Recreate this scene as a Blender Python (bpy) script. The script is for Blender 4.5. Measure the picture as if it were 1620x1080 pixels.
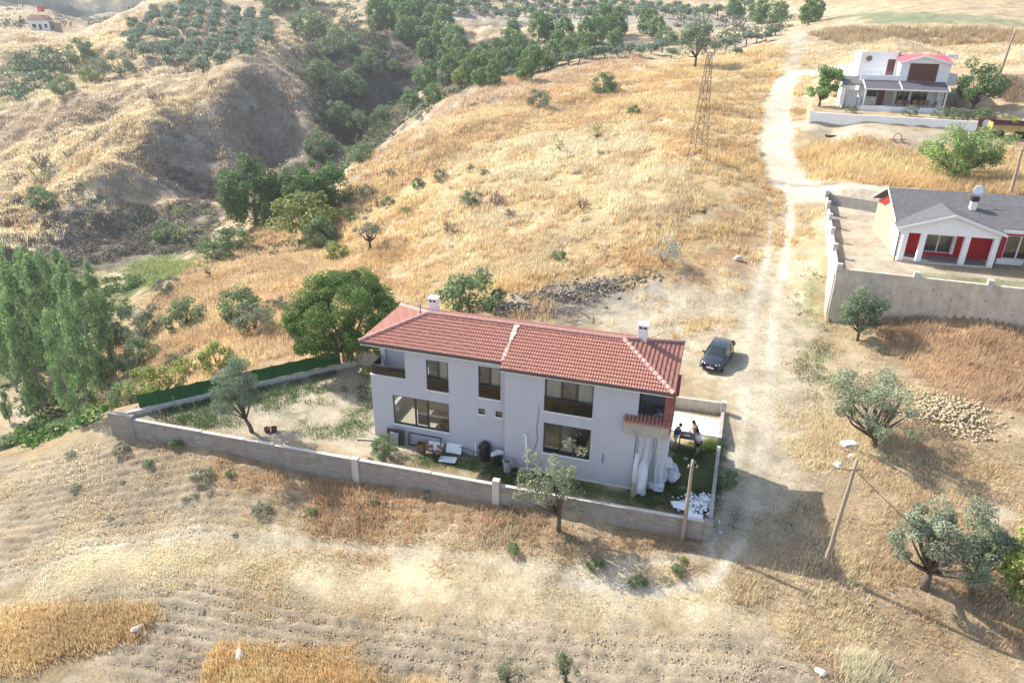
import bpy, bmesh, math, random
import numpy as np
from mathutils import Vector, Matrix
R = math.radians
for o in list(bpy.data.objects): bpy.data.objects.remove(o)
scene = bpy.context.scene
col = scene.collection
random.seed(7); rng = np.random.default_rng(11)

# ------------------------------------------------------------------ camera
CF, CP, CR, CH = 1123.0, 0.441, -0.013, 23.85          # focal length in 1620-px widths, pitch down, roll, height
cam_d = bpy.data.cameras.new('camera'); cam = bpy.data.objects.new('camera', cam_d); col.objects.link(cam)
cam_d.sensor_width = 36.0; cam_d.lens = 36.0*CF/1620.0
cam_d.clip_start = 0.5; cam_d.clip_end = 12000
cam.matrix_world = Matrix.Translation((0, 0, CH)) @ Matrix.Rotation(math.pi/2-CP, 4, 'X') @ Matrix.Rotation(-CR, 4, 'Z')
scene.camera = cam
# ------------------------------------------------------------------ sky, sun, exposure
SUN_AZ, SUN_EL = 302.0, 38.5                           # compass bearing of the sun (0 = +Y, clockwise) and its height
w = bpy.data.worlds.new('World'); scene.world = w; w.use_nodes = True
nt = w.node_tree; nt.nodes.clear()
sky = nt.nodes.new('ShaderNodeTexSky'); sky.sky_type = 'NISHITA'; sky.sun_disc = False
sky.sun_elevation = R(SUN_EL); sky.sun_rotation = R(SUN_AZ); sky.air_density = 1.0; sky.dust_density = 1.6
bg = nt.nodes.new('ShaderNodeBackground'); bg.inputs['Strength'].default_value = 0.13
wo = nt.nodes.new('ShaderNodeOutputWorld')
nt.links.new(sky.outputs[0], bg.inputs[0]); nt.links.new(bg.outputs[0], wo.inputs[0])
sd = bpy.data.lights.new('sun', 'SUN'); sd.energy = 4.8; sd.angle = R(0.53); sd.color = (1.0, 0.93, 0.83)
sun = bpy.data.objects.new('sun', sd); col.objects.link(sun)
sdir = Vector((math.sin(R(SUN_AZ))*math.cos(R(SUN_EL)), math.cos(R(SUN_AZ))*math.cos(R(SUN_EL)), math.sin(R(SUN_EL))))
sun.rotation_euler = sdir.to_track_quat('Z', 'Y').to_euler()
scene.view_settings.view_transform = 'Standard'; scene.view_settings.look = 'None'
scene.view_settings.exposure = 1.22; scene.view_settings.gamma = 1.0; scene.view_settings.use_curve_mapping = False

# ------------------------------------------------------------------ surveying: photo position -> place in the world
def ray(x, y):
    X, Y = x-810.0, y-540.0
    c, s = math.cos(CR), math.sin(CR); X, Y = c*X+s*Y, -s*X+c*Y
    a, b = X/CF, -Y/CF
    return np.array([a, math.cos(CP)+b*math.sin(CP), -math.sin(CP)+b*math.cos(CP)])
def PZ(x, y, z):
    d = ray(x, y); q = np.array([0, 0, CH])+d*(z-CH)/d[2]; return (float(q[0]), float(q[1]))
def PY(x, y, Y):                                       # the point seen at (x, y) that is Y metres ahead
    d = ray(x, y); q = np.array([0, 0, CH])+d*Y/d[1]; return (float(q[0]), float(q[1]), float(q[2]))

# ------------------------------------------------------------------ noise
def _hash(ix, iy, seed):
    h = (ix.astype(np.int64)*374761393+iy.astype(np.int64)*668265263+seed*982451653) & 0xffffffff
    h = ((h ^ (h >> 13))*1274126177) & 0xffffffff
    return ((h ^ (h >> 16)) & 0xffff)/65535.0
def vnoise(x, y, seed=0):
    ix = np.floor(x); iy = np.floor(y); fx = x-ix; fy = y-iy
    fx = fx*fx*fx*(fx*(fx*6-15)+10); fy = fy*fy*fy*(fy*(fy*6-15)+10)
    a = _hash(ix, iy, seed); b = _hash(ix+1, iy, seed); c = _hash(ix, iy+1, seed); d = _hash(ix+1, iy+1, seed)
    return (a+(b-a)*fx)*(1-fy)+(c+(d-c)*fx)*fy
def fbm(x, y, oct=4, seed=0, gain=.5):
    s = 0; a = 1; t = 0
    for i in range(oct):
        s = s+a*(vnoise(x*2**i+i*17.3, y*2**i-i*9.1, seed+i)-.5); t += a; a *= gain
    return s/t*2                                       # about -1..1
def sstep(a, b, x):
    t = np.clip((x-a)/(b-a), 0, 1); return t*t*(3-2*t)

# ------------------------------------------------------------------ terrain heights
ctl = []                                               # (x, y, z)
def cz(*l):
    for x, y, z in l: ctl.append(PZ(x, y, z)+(z,))
def cY(*l):
    for x, y, Y in l: ctl.append(PY(x, y, Y))
# near field below the wall
cz((200,712,-1.25),(500,742,-1.1),(800,790,-1.0),(1000,825,-1.0),(1131,845,-0.9),(1160,700,-0.4),(1160,655,0.0),
   (250,800,-2.1),(600,850,-2.2),(900,900,-2.0),(1150,900,-1.2),(60,800,-2.9),(0,900,-3.2),(300,950,-2.8),(700,1000,-2.9),
   (0,1075,-3.4),(500,1075,-3.4),(1000,1075,-2.9),(1400,1075,-2.4),(1620,1075,-2.2),(1300,950,-1.5),(1620,950,-1.3),
   (1312,890,-1.0),(1230,800,-0.7),(1450,850,-0.6),(1619,800,0.2),(1250,700,-0.2),(1400,700,0.3),(1619,700,1.0),
   (0,760,-3.3),(100,720,-2.4),(1250,620,0.5),(1450,600,1.2),(1619,620,1.6),(1350,525,1.4),(1500,540,2.0),(1619,560,2.2),
   (1310,460,2.5),(1450,500,2.6),(1619,510,2.8),(1240,520,1.2),(1240,450,2.2))
ctl += [(0,8,-4),(-20,8,-4.5),(20,8,-3.5),(0,-40,-6),(-60,-20,-12),(60,-20,-2),(60,30,4),(-60,15,-9),(-50,30,-9.5)]
# yard
cz((200,665,-0.4),(420,660,0),(560,600,0),(700,720,0),(900,760,0),(1100,760,0),(1100,640,0),(850,520,0),(1000,520,0.1))
# road, pads and the ridge on the right
cz((1100,500,0.6),(950,480,0.5),(1235,380,3.6),(1240,300,6.0),(1290,330,5.3),(1305,400,4.6),(1360,360,5.5),(1490,410,5.5),(1619,425,5.5),(1700,400,5.6))
cz((1500,270,8.2),(1620,280,8.5),(1340,285,7.4),(1232,240,7.8),(1225,180,9.8),(1300,215,9.0),(1450,235,8.9),(1600,235,9.0),
   (1300,190,10.8),(1540,190,10.8),(1420,160,12),(1350,155,12),(1560,165,12),(1619,180,11.6),(1235,120,13.2),(1290,98,14.6),
   (1230,80,15.5),(1400,70,16.8),(1560,80,16.8),(1620,75,17.2),(1250,45,18.6),(1400,45,19.8),(1619,45,20.0))
ctl += [(95,160,20.5),(140,190,23.5),(170,230,27),(110,230,25.5),(200,330,36),(120,420,42),(260,200,28),(110,60,9),(160,100,14)]
cz((1350,186,11.3),(1450,190,11.2),(1530,194,11.1),(1282,184,11.2))
# golden spur: crest, then its face towards the house
cz((1080,90,13.6),(1150,70,15.4),(1000,80,14.0),(900,95,12.3),(830,118,10.4),(760,132,9.0),(700,165,6.8),(650,200,4.6),(600,235,2.4),(560,266,0.2),(500,320,-3.0),(440,368,-6.0))
cz((1100,160,11.2),(1095,245,8.0),(1150,300,6.2),(1000,180,9.6),(1000,250,6.6),(900,170,8.9),(900,240,6.4),(850,300,3.8),(960,330,4.6),
   (800,220,6.4),(760,280,3.6),(700,250,3.6),(700,330,1.4),(620,300,0.0),(600,360,-2.0),(560,400,-3.2),(700,400,-0.2),(800,400,1.3),(900,400,2.2),(1000,390,3.2),
   (1100,400,3.4),(1150,450,2.3),(1050,430,2.6),(900,455,1.2),(800,480,0.7),(700,480,-0.4),(500,380,-5.2),(480,430,-4.6))
# slope below the fence
cz((540,570,-1.0),(470,560,-1.6),(400,575,-1.5),(300,618,-1.6),(220,648,-2.0),(400,500,-3.2),(440,470,-3.4),(300,560,-3.4),(320,500,-5.0),(230,600,-5.2),
   (400,430,-5.8),(300,440,-8.0),(230,510,-8.0),(190,570,-8.4),(150,640,-8.5),(200,460,-10.2),(130,520,-11),(60,600,-12),(20,660,-11.6),(100,690,-9.5),(60,715,-6.5),(0,730,-7.5))
# valley on the left
cz((230,430,-11),(330,400,-10.2),(100,440,-13),(20,450,-13.5),(160,400,-12.6),(60,410,-12.8),(330,370,-11.4),(280,345,-10.6),(400,355,-9.6),(460,340,-9.6),(500,300,-9.6),
   (545,250,-8.8),(500,250,-10.6),(440,290,-12.0),(590,215,-6.8),(620,170,-3.6),(560,190,-5.5))
cY((0,408,104),(60,372,113),(110,335,121),(160,292,131),(200,255,139),(240,226,147),(290,188,157),(340,158,166),(375,138,172),(430,120,180),
   (480,140,182),(490,230,163),(440,180,173),(470,280,152))
cY((190,345,128),(240,325,134),(300,318,140),(360,310,144),(420,290,149),(450,240,158),(330,250,151),(260,290,142))
cY((40,345,126),(0,330,130),(60,300,140),(100,250,155),(40,250,160),(160,220,160),(0,220,178),(120,180,185),(50,180,195),(200,180,178),(0,150,215),(80,130,225),(150,140,215),(250,150,185),(310,140,190))
# olive hill, flag-house ridge and the far country
cY((200,120,212),(300,128,205),(400,112,205),(430,90,225),(180,90,240),(300,90,235),(400,60,262),(240,50,285),(330,40,290),(120,78,300),(60,66,335),(0,70,330),(200,40,330),(260,18,370),(320,10,380),(400,20,340),
   (480,40,300),(520,60,272),(560,100,232),(500,90,240))
for a_, b_, Y_ in ((0,70,330),(60,66,335),(130,50,330),(180,32,345),(230,18,360)):
    q_ = PY(a_, b_, Y_); ctl += [(q_[0]*1.16, q_[1]*1.16, q_[2]-16), (q_[0]*1.35, q_[1]*1.35, q_[2]-24)]
cY((0,30,800),(120,22,850),(50,44,640),(200,8,800),(40,4,1150),(150,-8,1150),(0,-10,1300))
ctl += [(-150,560,14),(-200,900,50),(0,700,60),(-30,420,36),(-420,300,-16),(-250,220,-14),(-160,160,-12),(-150,90,-16),(-100,60,-16)]
# pine gully and orchard behind the crest
cY((640,150,205),(700,110,232),(760,100,222),(820,105,212),(900,70,225),(600,60,258),(640,30,290),(580,20,300),(700,40,275),(760,60,250),(850,50,250),(960,60,235),
   (700,15,310),(800,35,275),(900,36,268),(1000,34,262),(1100,36,256),(1180,30,256),(1050,50,236),(1150,46,226))
cY((720,2,345),(850,8,325),(960,8,320),(1100,8,315),(1220,12,290),(620,4,330))
ctl += [(60,420,36),(200,600,75),(100,520,55),(-80,430,38),(700,1200,150),(0,1500,150),(-900,1600,150),(0,3500,300),(-2500,3000,300),(2500,3000,300),(600,300,50),(500,60,20),(-500,-200,-20),(500,-200,10),(0,-600,-10)]
C = np.array(ctl)
# thin-plate surface, coordinates compressed with distance so that far points do not swamp near ones
def comp(x, y):
    r = np.sqrt(x*x+y*y)+1e-6; k = np.log1p(r/60.0)*60.0/r
    return x*k, y*k
cx_, cy_ = comp(C[:,0], C[:,1])
def phi(d2): return np.where(d2 > 0, .5*d2*np.log(d2+1e-12), 0)
NC = len(C)
A = np.zeros((NC+3, NC+3)); A[:NC,:NC] = phi((cx_[:,None]-cx_[None])**2+(cy_[:,None]-cy_[None])**2)+np.eye(NC)*1.5
A[:NC,NC] = 1; A[:NC,NC+1] = cx_; A[:NC,NC+2] = cy_; A[NC:,:NC] = A[:NC,NC:].T
W_ = np.linalg.solve(A, np.concatenate([C[:,2], [0,0,0]]))
def tps(x, y):
    x = np.asarray(x, float).ravel(); y = np.asarray(y, float).ravel(); u, v = comp(x, y); out = np.empty(len(x))
    for i in range(0, len(x), 20000):
        s = slice(i, i+20000)
        out[s] = phi((u[s][:,None]-cx_[None])**2+(v[s][:,None]-cy_[None])**2)@W_[:NC]+W_[NC]+W_[NC+1]*u[s]+W_[NC+2]*v[s]
    return out
# flat lots: polygon, level, blend width
def sdist(x, y, poly):
    """signed distance, negative inside"""
    x = np.asarray(x, float); y = np.asarray(y, float); d = np.full(x.shape, 1e18); ins = np.zeros(x.shape, bool)
    m = len(poly)
    for i in range(m):
        ax, ay = poly[i]; bx, by = poly[(i+1) % m]
        ex, ey = bx-ax, by-ay; L = ex*ex+ey*ey+1e-12
        t = np.clip(((x-ax)*ex+(y-ay)*ey)/L, 0, 1)
        d = np.minimum(d, (x-ax-t*ex)**2+(y-ay-t*ey)**2)
        c = ((ay > y) != (by > y)) & (x < (bx-ax)*(y-ay)/(by-ay+1e-12)+ax); ins ^= c
    d = np.sqrt(d); return np.where(ins, -d, d)
def pline(x, y, pts):
    d = np.full(np.shape(x), 1e18)
    for (ax, ay), (bx, by) in zip(pts[:-1], pts[1:]):
        ex, ey = bx-ax, by-ay; L = ex*ex+ey*ey+1e-12
        t = np.clip(((x-ax)*ex+(y-ay)*ey)/L, 0, 1); d = np.minimum(d, (x-ax-t*ex)**2+(y-ay-t*ey)**2)
    return np.sqrt(d)
YA = PZ(180,673,0.3); YB = PZ(566,582,0); YC = PZ(1146,646,0); YD = PZ(1131,815,0.3)
YARD = [YA, YD, YC, YB]
RW = [PZ(1322,411,6.1), PZ(1680,441,6.1)]               # front retaining wall of the red house
RL = [PZ(1300,303,6.4)]
REDLOT = [RW[0], RW[1], (RW[1][0]+6, RW[1][1]+20), (PZ(1385,322,5.5)[0]+1, PZ(1385,322,5.5)[1]), PZ(1299,310,5.5)]
WW = [PZ(1274,166,12.3), PZ(1538,174,12.3)]             # wall in front of the white house
WHITELOT = [(WW[0][0]+.1, WW[0][1]), WW[1], (WW[1][0]+6, WW[1][1]+15), (WW[0][0]+5, WW[0][1]+14)]
LOTS = [(YARD, 0.0, .06, 1), (REDLOT, 5.5, .06, 1), (WHITELOT, 12.0, .12, 1)]
def hraw(x, y):
    x = np.asarray(x, float).ravel(); y = np.asarray(y, float).ravel()
    z = tps(x, y); r = np.sqrt(x*x+y*y)
    a = sstep(60, 160, r); b = sstep(230, 600, r)
    wob = fbm(x/35, y/35, 2, 6)*.5
    er = 1-np.abs(fbm(x/26+wob, y/26-wob, 4, 3))*2.2       # gullied relief
    left = sstep(20, -30, x-(y-110)*.10)
    z += a*(1-b)*((.7+1.5*left)*fbm(x/20, y/20, 4, 3)+left*2.8*(er-.55))+a*(1-b)*left*.5*fbm(x/3.2, y/3.2, 3, 46)+a*.4*fbm(x/6, y/6, 3, 8)
    rid = 1-np.abs(fbm(x/150+.3*fbm(x/90, y/90, 2, 5), y/150, 4, 21))*1.6
    z += b*(26+26*sstep(50, -150, x))*(rid-.5)+b*5*fbm(x/28, y/28, 3, 44)
    z += (1-a)*.14*fbm(x/5, y/5, 3, 14)
    for poly, lv, bw, _ in LOTS:
        xs = [p[0] for p in poly]; ys = [p[1] for p in poly]
        m = (x > min(xs)-2) & (x < max(xs)+2) & (y > min(ys)-2) & (y < max(ys)+2)
        if m.any():
            s = sdist(x[m], y[m], poly); k = 1-sstep(-bw, bw, s)
            z[m] = z[m]*(1-k)+(lv+.03*fbm(x[m]/2, y[m]/2, 2, 9))*k
    return z
_ts = np.concatenate([np.arange(8, 70, .25), np.arange(70, 200, .8), np.geomspace(200, 3000, 260)])
def G(px, py, off=0.0):
    """ground point seen at a photo position"""
    d = ray(px, py); dh = math.hypot(d[0], d[1]); X = d[0]/dh*_ts; Y = d[1]/dh*_ts; Z = CH+d[2]/dh*_ts
    g = hraw(X, Y)-Z
    k = np.argmax(g > 0)
    if not (g > 0).any(): k = len(_ts)-1
    if k == 0: return (float(X[0]), float(Y[0]), float(hraw(X[:1], Y[:1])[0]))
    f = g[k-1]/(g[k-1]-g[k]) if g[k] != g[k-1] else 0
    x = X[k-1]+(X[k]-X[k-1])*f; y = Y[k-1]+(Y[k]-Y[k-1])*f
    return (float(x), float(y), float(hraw([x], [y])[0])+off)
def H(x, y): return float(hraw([x], [y])[0])
# ------------------------------------------------------------------ helpers for objects
def tag(o, label=None, cat=None, group=None, kind=None):
    if label: o['label'] = label
    if cat: o['category'] = cat
    if group: o['group'] = group
    if kind: o['kind'] = kind
    return o
def new_mat(name, color, rough=.9, spec=.2, metallic=0.0, noise=None, bump=None, attr=None, trans=0.0, alpha=None):
    """noise=(scale, lo, hi): brightness mottling in object space; bump=(scale, strength, distance)"""
    m = bpy.data.materials.new(name); m.use_nodes = True; t = m.node_tree; b = t.nodes['Principled BSDF']
    b.inputs['Roughness'].default_value = rough; b.inputs['Specular IOR Level'].default_value = spec; b.inputs['Metallic'].default_value = metallic
    L = t.links
    rgb = t.nodes.new('ShaderNodeRGB'); rgb.outputs[0].default_value = tuple(color)+(1,); out = rgb.outputs[0]
    if attr:
        a = t.nodes.new('ShaderNodeAttribute'); a.attribute_name = attr; out = a.outputs['Color']
    if noise:
        co = t.nodes.new('ShaderNodeTexCoord'); nz = t.nodes.new('ShaderNodeTexNoise'); nz.inputs['Scale'].default_value = noise[0]; nz.inputs['Detail'].default_value = 6; nz.inputs['Roughness'].default_value = .65
        L.new(co.outputs['Object'], nz.inputs['Vector'])
        mr = t.nodes.new('ShaderNodeMapRange'); mr.inputs[1].default_value = .3; mr.inputs[2].default_value = .7; mr.inputs[3].default_value = noise[1]; mr.inputs[4].default_value = noise[2]
        L.new(nz.outputs['Fac'], mr.inputs[0])
        mx = t.nodes.new('ShaderNodeVectorMath'); mx.operation = 'SCALE'; L.new(out, mx.inputs[0]); L.new(mr.outputs[0], mx.inputs['Scale']); out = mx.outputs[0]
    if bump:
        co = t.nodes.new('ShaderNodeTexCoord'); nz = t.nodes.new('ShaderNodeTexNoise'); nz.inputs['Scale'].default_value = bump[0]; nz.inputs['Detail'].default_value = 5
        L.new(co.outputs['Object'], nz.inputs['Vector']); bp = t.nodes.new('ShaderNodeBump'); bp.inputs['Strength'].default_value = bump[1]; bp.inputs['Distance'].default_value = bump[2]
        L.new(nz.outputs['Fac'], bp.inputs['Height']); L.new(bp.outputs[0], b.inputs['Normal'])
    L.new(out, b.inputs['Base Color'])
    if trans:
        tr = t.nodes.new('ShaderNodeBsdfTranslucent'); L.new(out, tr.inputs[0]); ms = t.nodes.new('ShaderNodeMixShader'); ms.inputs[0].default_value = trans
        L.new(b.outputs[0], ms.inputs[1]); L.new(tr.outputs[0], ms.inputs[2]); L.new(ms.outputs[0], t.nodes['Material Output'].inputs[0])
    return m
def mesh_np(name, V, F, mat=None, colors=None, smooth=False, attr='tint'):
    """V (n,3), F (m,k) of one polygon size, colors per vertex"""
    me = bpy.data.meshes.new(name); V = np.ascontiguousarray(V, np.float32); F = np.ascontiguousarray(F, np.int32); k = F.shape[1]
    me.vertices.add(len(V)); me.vertices.foreach_set('co', V.ravel()); me.loops.add(F.size); me.loops.foreach_set('vertex_index', F.ravel())
    me.polygons.add(len(F)); me.polygons.foreach_set('loop_start', np.arange(0, F.size, k, dtype=np.int32)); me.polygons.foreach_set('loop_total', np.full(len(F), k, np.int32))
    if smooth: me.polygons.foreach_set('use_smooth', np.ones(len(F), bool))
    if colors is not None:
        a = me.attributes.new(attr, 'FLOAT_COLOR', 'POINT'); c = np.ones((len(V), 4), np.float32); c[:,:3] = colors; a.data.foreach_set('color', c.ravel())
    me.update(calc_edges=True)
    if mat: me.materials.append(mat)
    return me
def link(name, me, parent=None, loc=None, rz=0.0):
    o = bpy.data.objects.new(name, me); col.objects.link(o)
    if parent: o.parent = parent
    if loc is not None: o.location = loc
    if rz: o.rotation_euler = (0, 0, rz)
    return o

# ------------------------------------------------------------------ ground colours (world-space zones)
c_straw = np.array((.46,.36,.215)); c_gold = np.array((.46,.335,.18)); c_rust = np.array((.33,.20,.11)); c_pale = np.array((.50,.43,.32)); c_white = np.array((.62,.55,.43))
c_plough = np.array((.41,.34,.245)); c_grey = np.array((.31,.29,.25)); c_scrub = np.array((.16,.135,.11)); c_green = np.array((.13,.17,.06)); c_dkgreen = np.array((.07,.10,.04)); c_tan = np.array((.44,.335,.21))
def GP(pts): return [G(*p)[:2] for p in pts]
# polygon pixels, colour, soft edge (m), strength, patch-noise scale (m) or 0, threshold
ZONES = [
 ('p', [(560,268),(760,132),(1080,85),(1230,55),(1205,300),(1120,430),(800,480),(640,490),(440,372)], c_gold, 3, .8, 7, -.1),
 ('p', [(620,300),(850,170),(1060,110),(1190,120),(1200,260),(1000,330),(840,400),(740,470),(700,400)], np.array((.54,.42,.23)), 4, .7, 5, .0),
 ('p', [(560,268),(650,202),(760,134),(900,98),(1010,84),(1000,120),(900,165),(760,225),(640,270),(560,330),(500,340)], c_grey*1.05, 2, .6, 3.5, .15),
 ('p', [(560,268),(650,202),(760,134),(900,98),(1010,84),(960,140),(800,225),(640,290),(560,330),(500,340)], c_rust*1.1, 2, .55, 3, .1),
 ('p', [(200,655),(150,600),(260,470),(400,372),(560,300),(650,480),(575,572)], c_gold*.95, 4, .85, 6, -.3),
 ('p', [(200,655),(150,600),(260,470),(400,372),(560,400),(620,480),(575,572)], c_rust*1.15, 4, .7, 3, .0),
 ('p', [(470,60),(600,60),(660,120),(640,190),(555,262),(480,330),(330,345),(440,310),(500,230),(480,120)], c_scrub*.5, 5, .95, 0, 0),
 ('p', [(580,30),(900,60),(1100,50),(1180,60),(900,95),(760,130),(640,200),(600,100)], c_scrub*.8, 5, .85, 9, -.2),
 ('p', [(370,140),(440,120),(480,180),(470,285),(330,325),(180,325),(200,262),(290,192)], np.array((.25,.215,.175)), 3, .9, 0, 0),
 ('p', [(350,160),(400,150),(330,240),(260,285),(220,270),(290,200)], c_grey*1.15, 2, .8, 3, -.15),
 ('p', [(0,330),(120,310),(170,335),(330,335),(330,400),(200,440),(60,460),(0,470)], c_scrub*.9, 3, .95, 0, 0),
 ('p', [(60,340),(180,332),(200,372),(100,380),(0,400)], c_grey*1.05, 3, .8, 4, -.1),
 ('p', [(190,430),(260,415),(300,430),(260,465),(200,470)], np.array((.24,.27,.12)), 2, .9, 0, 0),
 ('p', [(0,115),(60,100),(110,110),(90,155),(0,190)], c_dkgreen*1.1, 6, .9, 0, 0),
 ('p', [(0,480),(120,440),(200,480),(170,560),(160,660),(60,600),(0,640)], c_green*.8, 4, .9, 0, 0),
 ('p', [(0,640),(40,640),(60,690),(0,720)], c_pale*.85, 2, .8, 0, 0),
 ('p', [(40,225),(130,170),(180,180),(150,235),(90,260)], c_scrub*1.2, 3, .7, 5, -.1),
 ('p', [(170,60),(260,20),(430,40),(430,95),(400,125),(200,128)], np.array((.31,.255,.18)), 5, .9, 0, 0),
 ('p', [(560,0),(1180,0),(1200,30),(1000,40),(760,38),(600,30)], np.array((.36,.32,.26)), 8, .95, 0, 0),
 ('p', [(1090,80),(1200,42),(1235,55),(1210,90),(1120,105)], np.array((.40,.33,.24)), 3, .8, 0, 0),
 ('p', [(1080,110),(1200,100),(1205,230),(1150,260),(1120,200)], c_rust*1.1, 3, .5, 3, .0),
 ('p', [(1250,60),(1619,50),(1619,110),(1480,95),(1320,85),(1255,90)], c_tan*1.02, 3, .7, 0, 0),
 ('p', [(1290,38),(1619,33),(1619,48),(1300,52)], np.array((.30,.23,.13)), 1.5, .8, 4, -.2),
 ('p', [(1300,14),(1619,14),(1619,22),(1360,24)], np.array((.22,.25,.14)), 3, .9, 0, 0),
 ('p', [(1260,215),(1440,225),(1619,225),(1700,290),(1385,290),(1290,265)], c_gold, 2, .8, 4, -.3),
 ('p', [(1290,235),(1440,245),(1440,270),(1340,280),(1285,262)], c_rust, 2, .6, 3, .0),
 ('p', [(780,492),(880,462),(980,465),(1100,440),(1190,400),(1260,380),(1290,450),(1290,540),(1320,640),(1300,760),(1150,900),(1135,850),(1150,640),(1080,560),(1000,530),(850,505)], np.array((.56,.49,.36)), 2.0, .92, 0, 0),
 ('p', [(1150,330),(1210,330),(1200,420),(1100,445),(1060,430)], c_rust*1.2, 2, .7, 3, -.1),
 ('p', [(860,455),(960,440),(1050,440),(1040,462),(900,490),(790,500),(800,485)], c_grey, 1.0, .85, 2, -.25),
 ('p', [(1380,480),(1480,462),(1680,500),(1680,640),(1500,600),(1400,520)], c_rust*1.15, 1.5, .9, 3, -.4),
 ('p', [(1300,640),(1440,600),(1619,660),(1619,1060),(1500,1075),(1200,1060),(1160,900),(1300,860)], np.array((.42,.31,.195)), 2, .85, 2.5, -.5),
 ('p', [(1180,930),(1300,930),(1420,980),(1300,1060),(1120,1030)], c_straw*1.05, 1.5, .7, 1.2, 0.0),
 ('p', [(1265,420),(1300,420),(1315,540),(1330,600),(1280,600),(1262,500)], c_green*1.5, 1, .55, 1.2, .1),
 ('p', [(1450,590),(1520,580),(1545,640),(1520,690),(1460,680)], c_tan*.95, 1, .8, 0, 0),
 ('p', [(0,760),(200,705),(330,745),(500,830),(300,860),(0,940)], c_plough*1.12, 1.5, .85, 0, 0),
 ('p', [(195,700),(700,770),(1130,840),(1135,895),(900,890),(600,845),(330,780)], c_tan*1.12, 1, .8, 0, 0),
 ('p', [(350,735),(700,775),(860,800),(1130,850),(1120,890),(850,870),(600,850),(380,790)], c_rust*1.25, 1, .75, 2, -.05),
 ('p', [(0,985),(150,870),(360,840),(700,860),(1000,895),(1150,920),(1270,960),(1200,985),(850,985),(600,960),(300,915),(0,985)], np.array((.66,.55,.36)), 1.2, .95, 0, 0),
 ('p', [(300,850),(700,868),(1000,905),(1000,925),(600,900),(300,880)], c_white*1.0, 1, .6, 1.5, -.1),
 ('p', [(140,945),(300,922),(600,975),(900,995),(1250,1000),(1480,1080),(1620,1120),(1500,1300),(0,1300),(200,1080)], c_plough*1.06, .8, .95, 0, 0),
 ('p', [(0,990),(160,972),(275,992),(90,1085),(-60,1090)], c_gold*.92, .35, .95, 0, 0),
 ('p', [(350,1045),(460,1032),(560,1045),(760,1085),(700,1200),(300,1200)], c_gold*.97, .4, .9, 0, 0),
 # yard
 ('p', [(180,673),(566,582),(600,560),(760,700),(740,745),(400,700)], c_pale*1.08, .5, .95, 0, 0),
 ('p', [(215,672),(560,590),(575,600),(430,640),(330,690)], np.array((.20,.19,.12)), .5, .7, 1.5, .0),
 ('p', [(680,715),(830,738),(1005,775),(1070,700),(1143,690),(1131,812),(900,778),(740,750),(600,728)], c_green*.85, .5, .95, 2.2, -.35),
 ('p', [(430,640),(520,620),(590,640),(600,700),(480,690)], c_green*1.3, .6, .5, 1.3, .15),
 ('p', [(1322,408),(1299,312),(1385,322),(1420,400),(1619,420),(1619,440)], c_pale*1.05, .5, .9, 0, 0),
 ('p', [(1440,412),(1619,425),(1619,436),(1440,424)], c_green*1.1, .3, .6, 1.2, -.2),
 ('p', [(1274,166),(1538,174),(1619,180),(1619,120),(1320,120)], c_tan*1.1, 1, .8, 0, 0),
]
TRK = [([(1700,330),(1480,322),(1385,312),(1320,303),(1275,293),(1240,275),(1224,245),(1220,200),(1223,150),(1233,115),(1256,102),(1300,98),(1350,98)], 2.0, c_white*1.06, .6),
 ([(1235,185),(1280,188),(1400,196),(1545,205)], 1.6, c_pale, .8),
 ([(1240,100),(1250,60),(1248,35)], 1.6, c_pale*.9, 1.2),
 ([(1619,60),(1450,62),(1270,62)], 1.2, c_tan*1.15, 1.2),
 ([(1238,275),(1245,330),(1240,400),(1222,470),(1222,560),(1215,660),(1200,760),(1180,850),(1140,905),(1060,930),(900,915)], .36, c_white*1.03, .22),
 ([(1205,300),(1214,345),(1210,400),(1190,470),(1182,560),(1178,660),(1165,760),(1130,870)], .34, c_white*1.0, .22),
 ([(1130,870),(900,900),(600,872),(350,850),(150,882),(0,950)], .35, np.array((.60,.52,.38)), .5),
 ([(1619,790),(1560,800),(1500,830)], .35, c_pale*1.05, .3),
]
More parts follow.
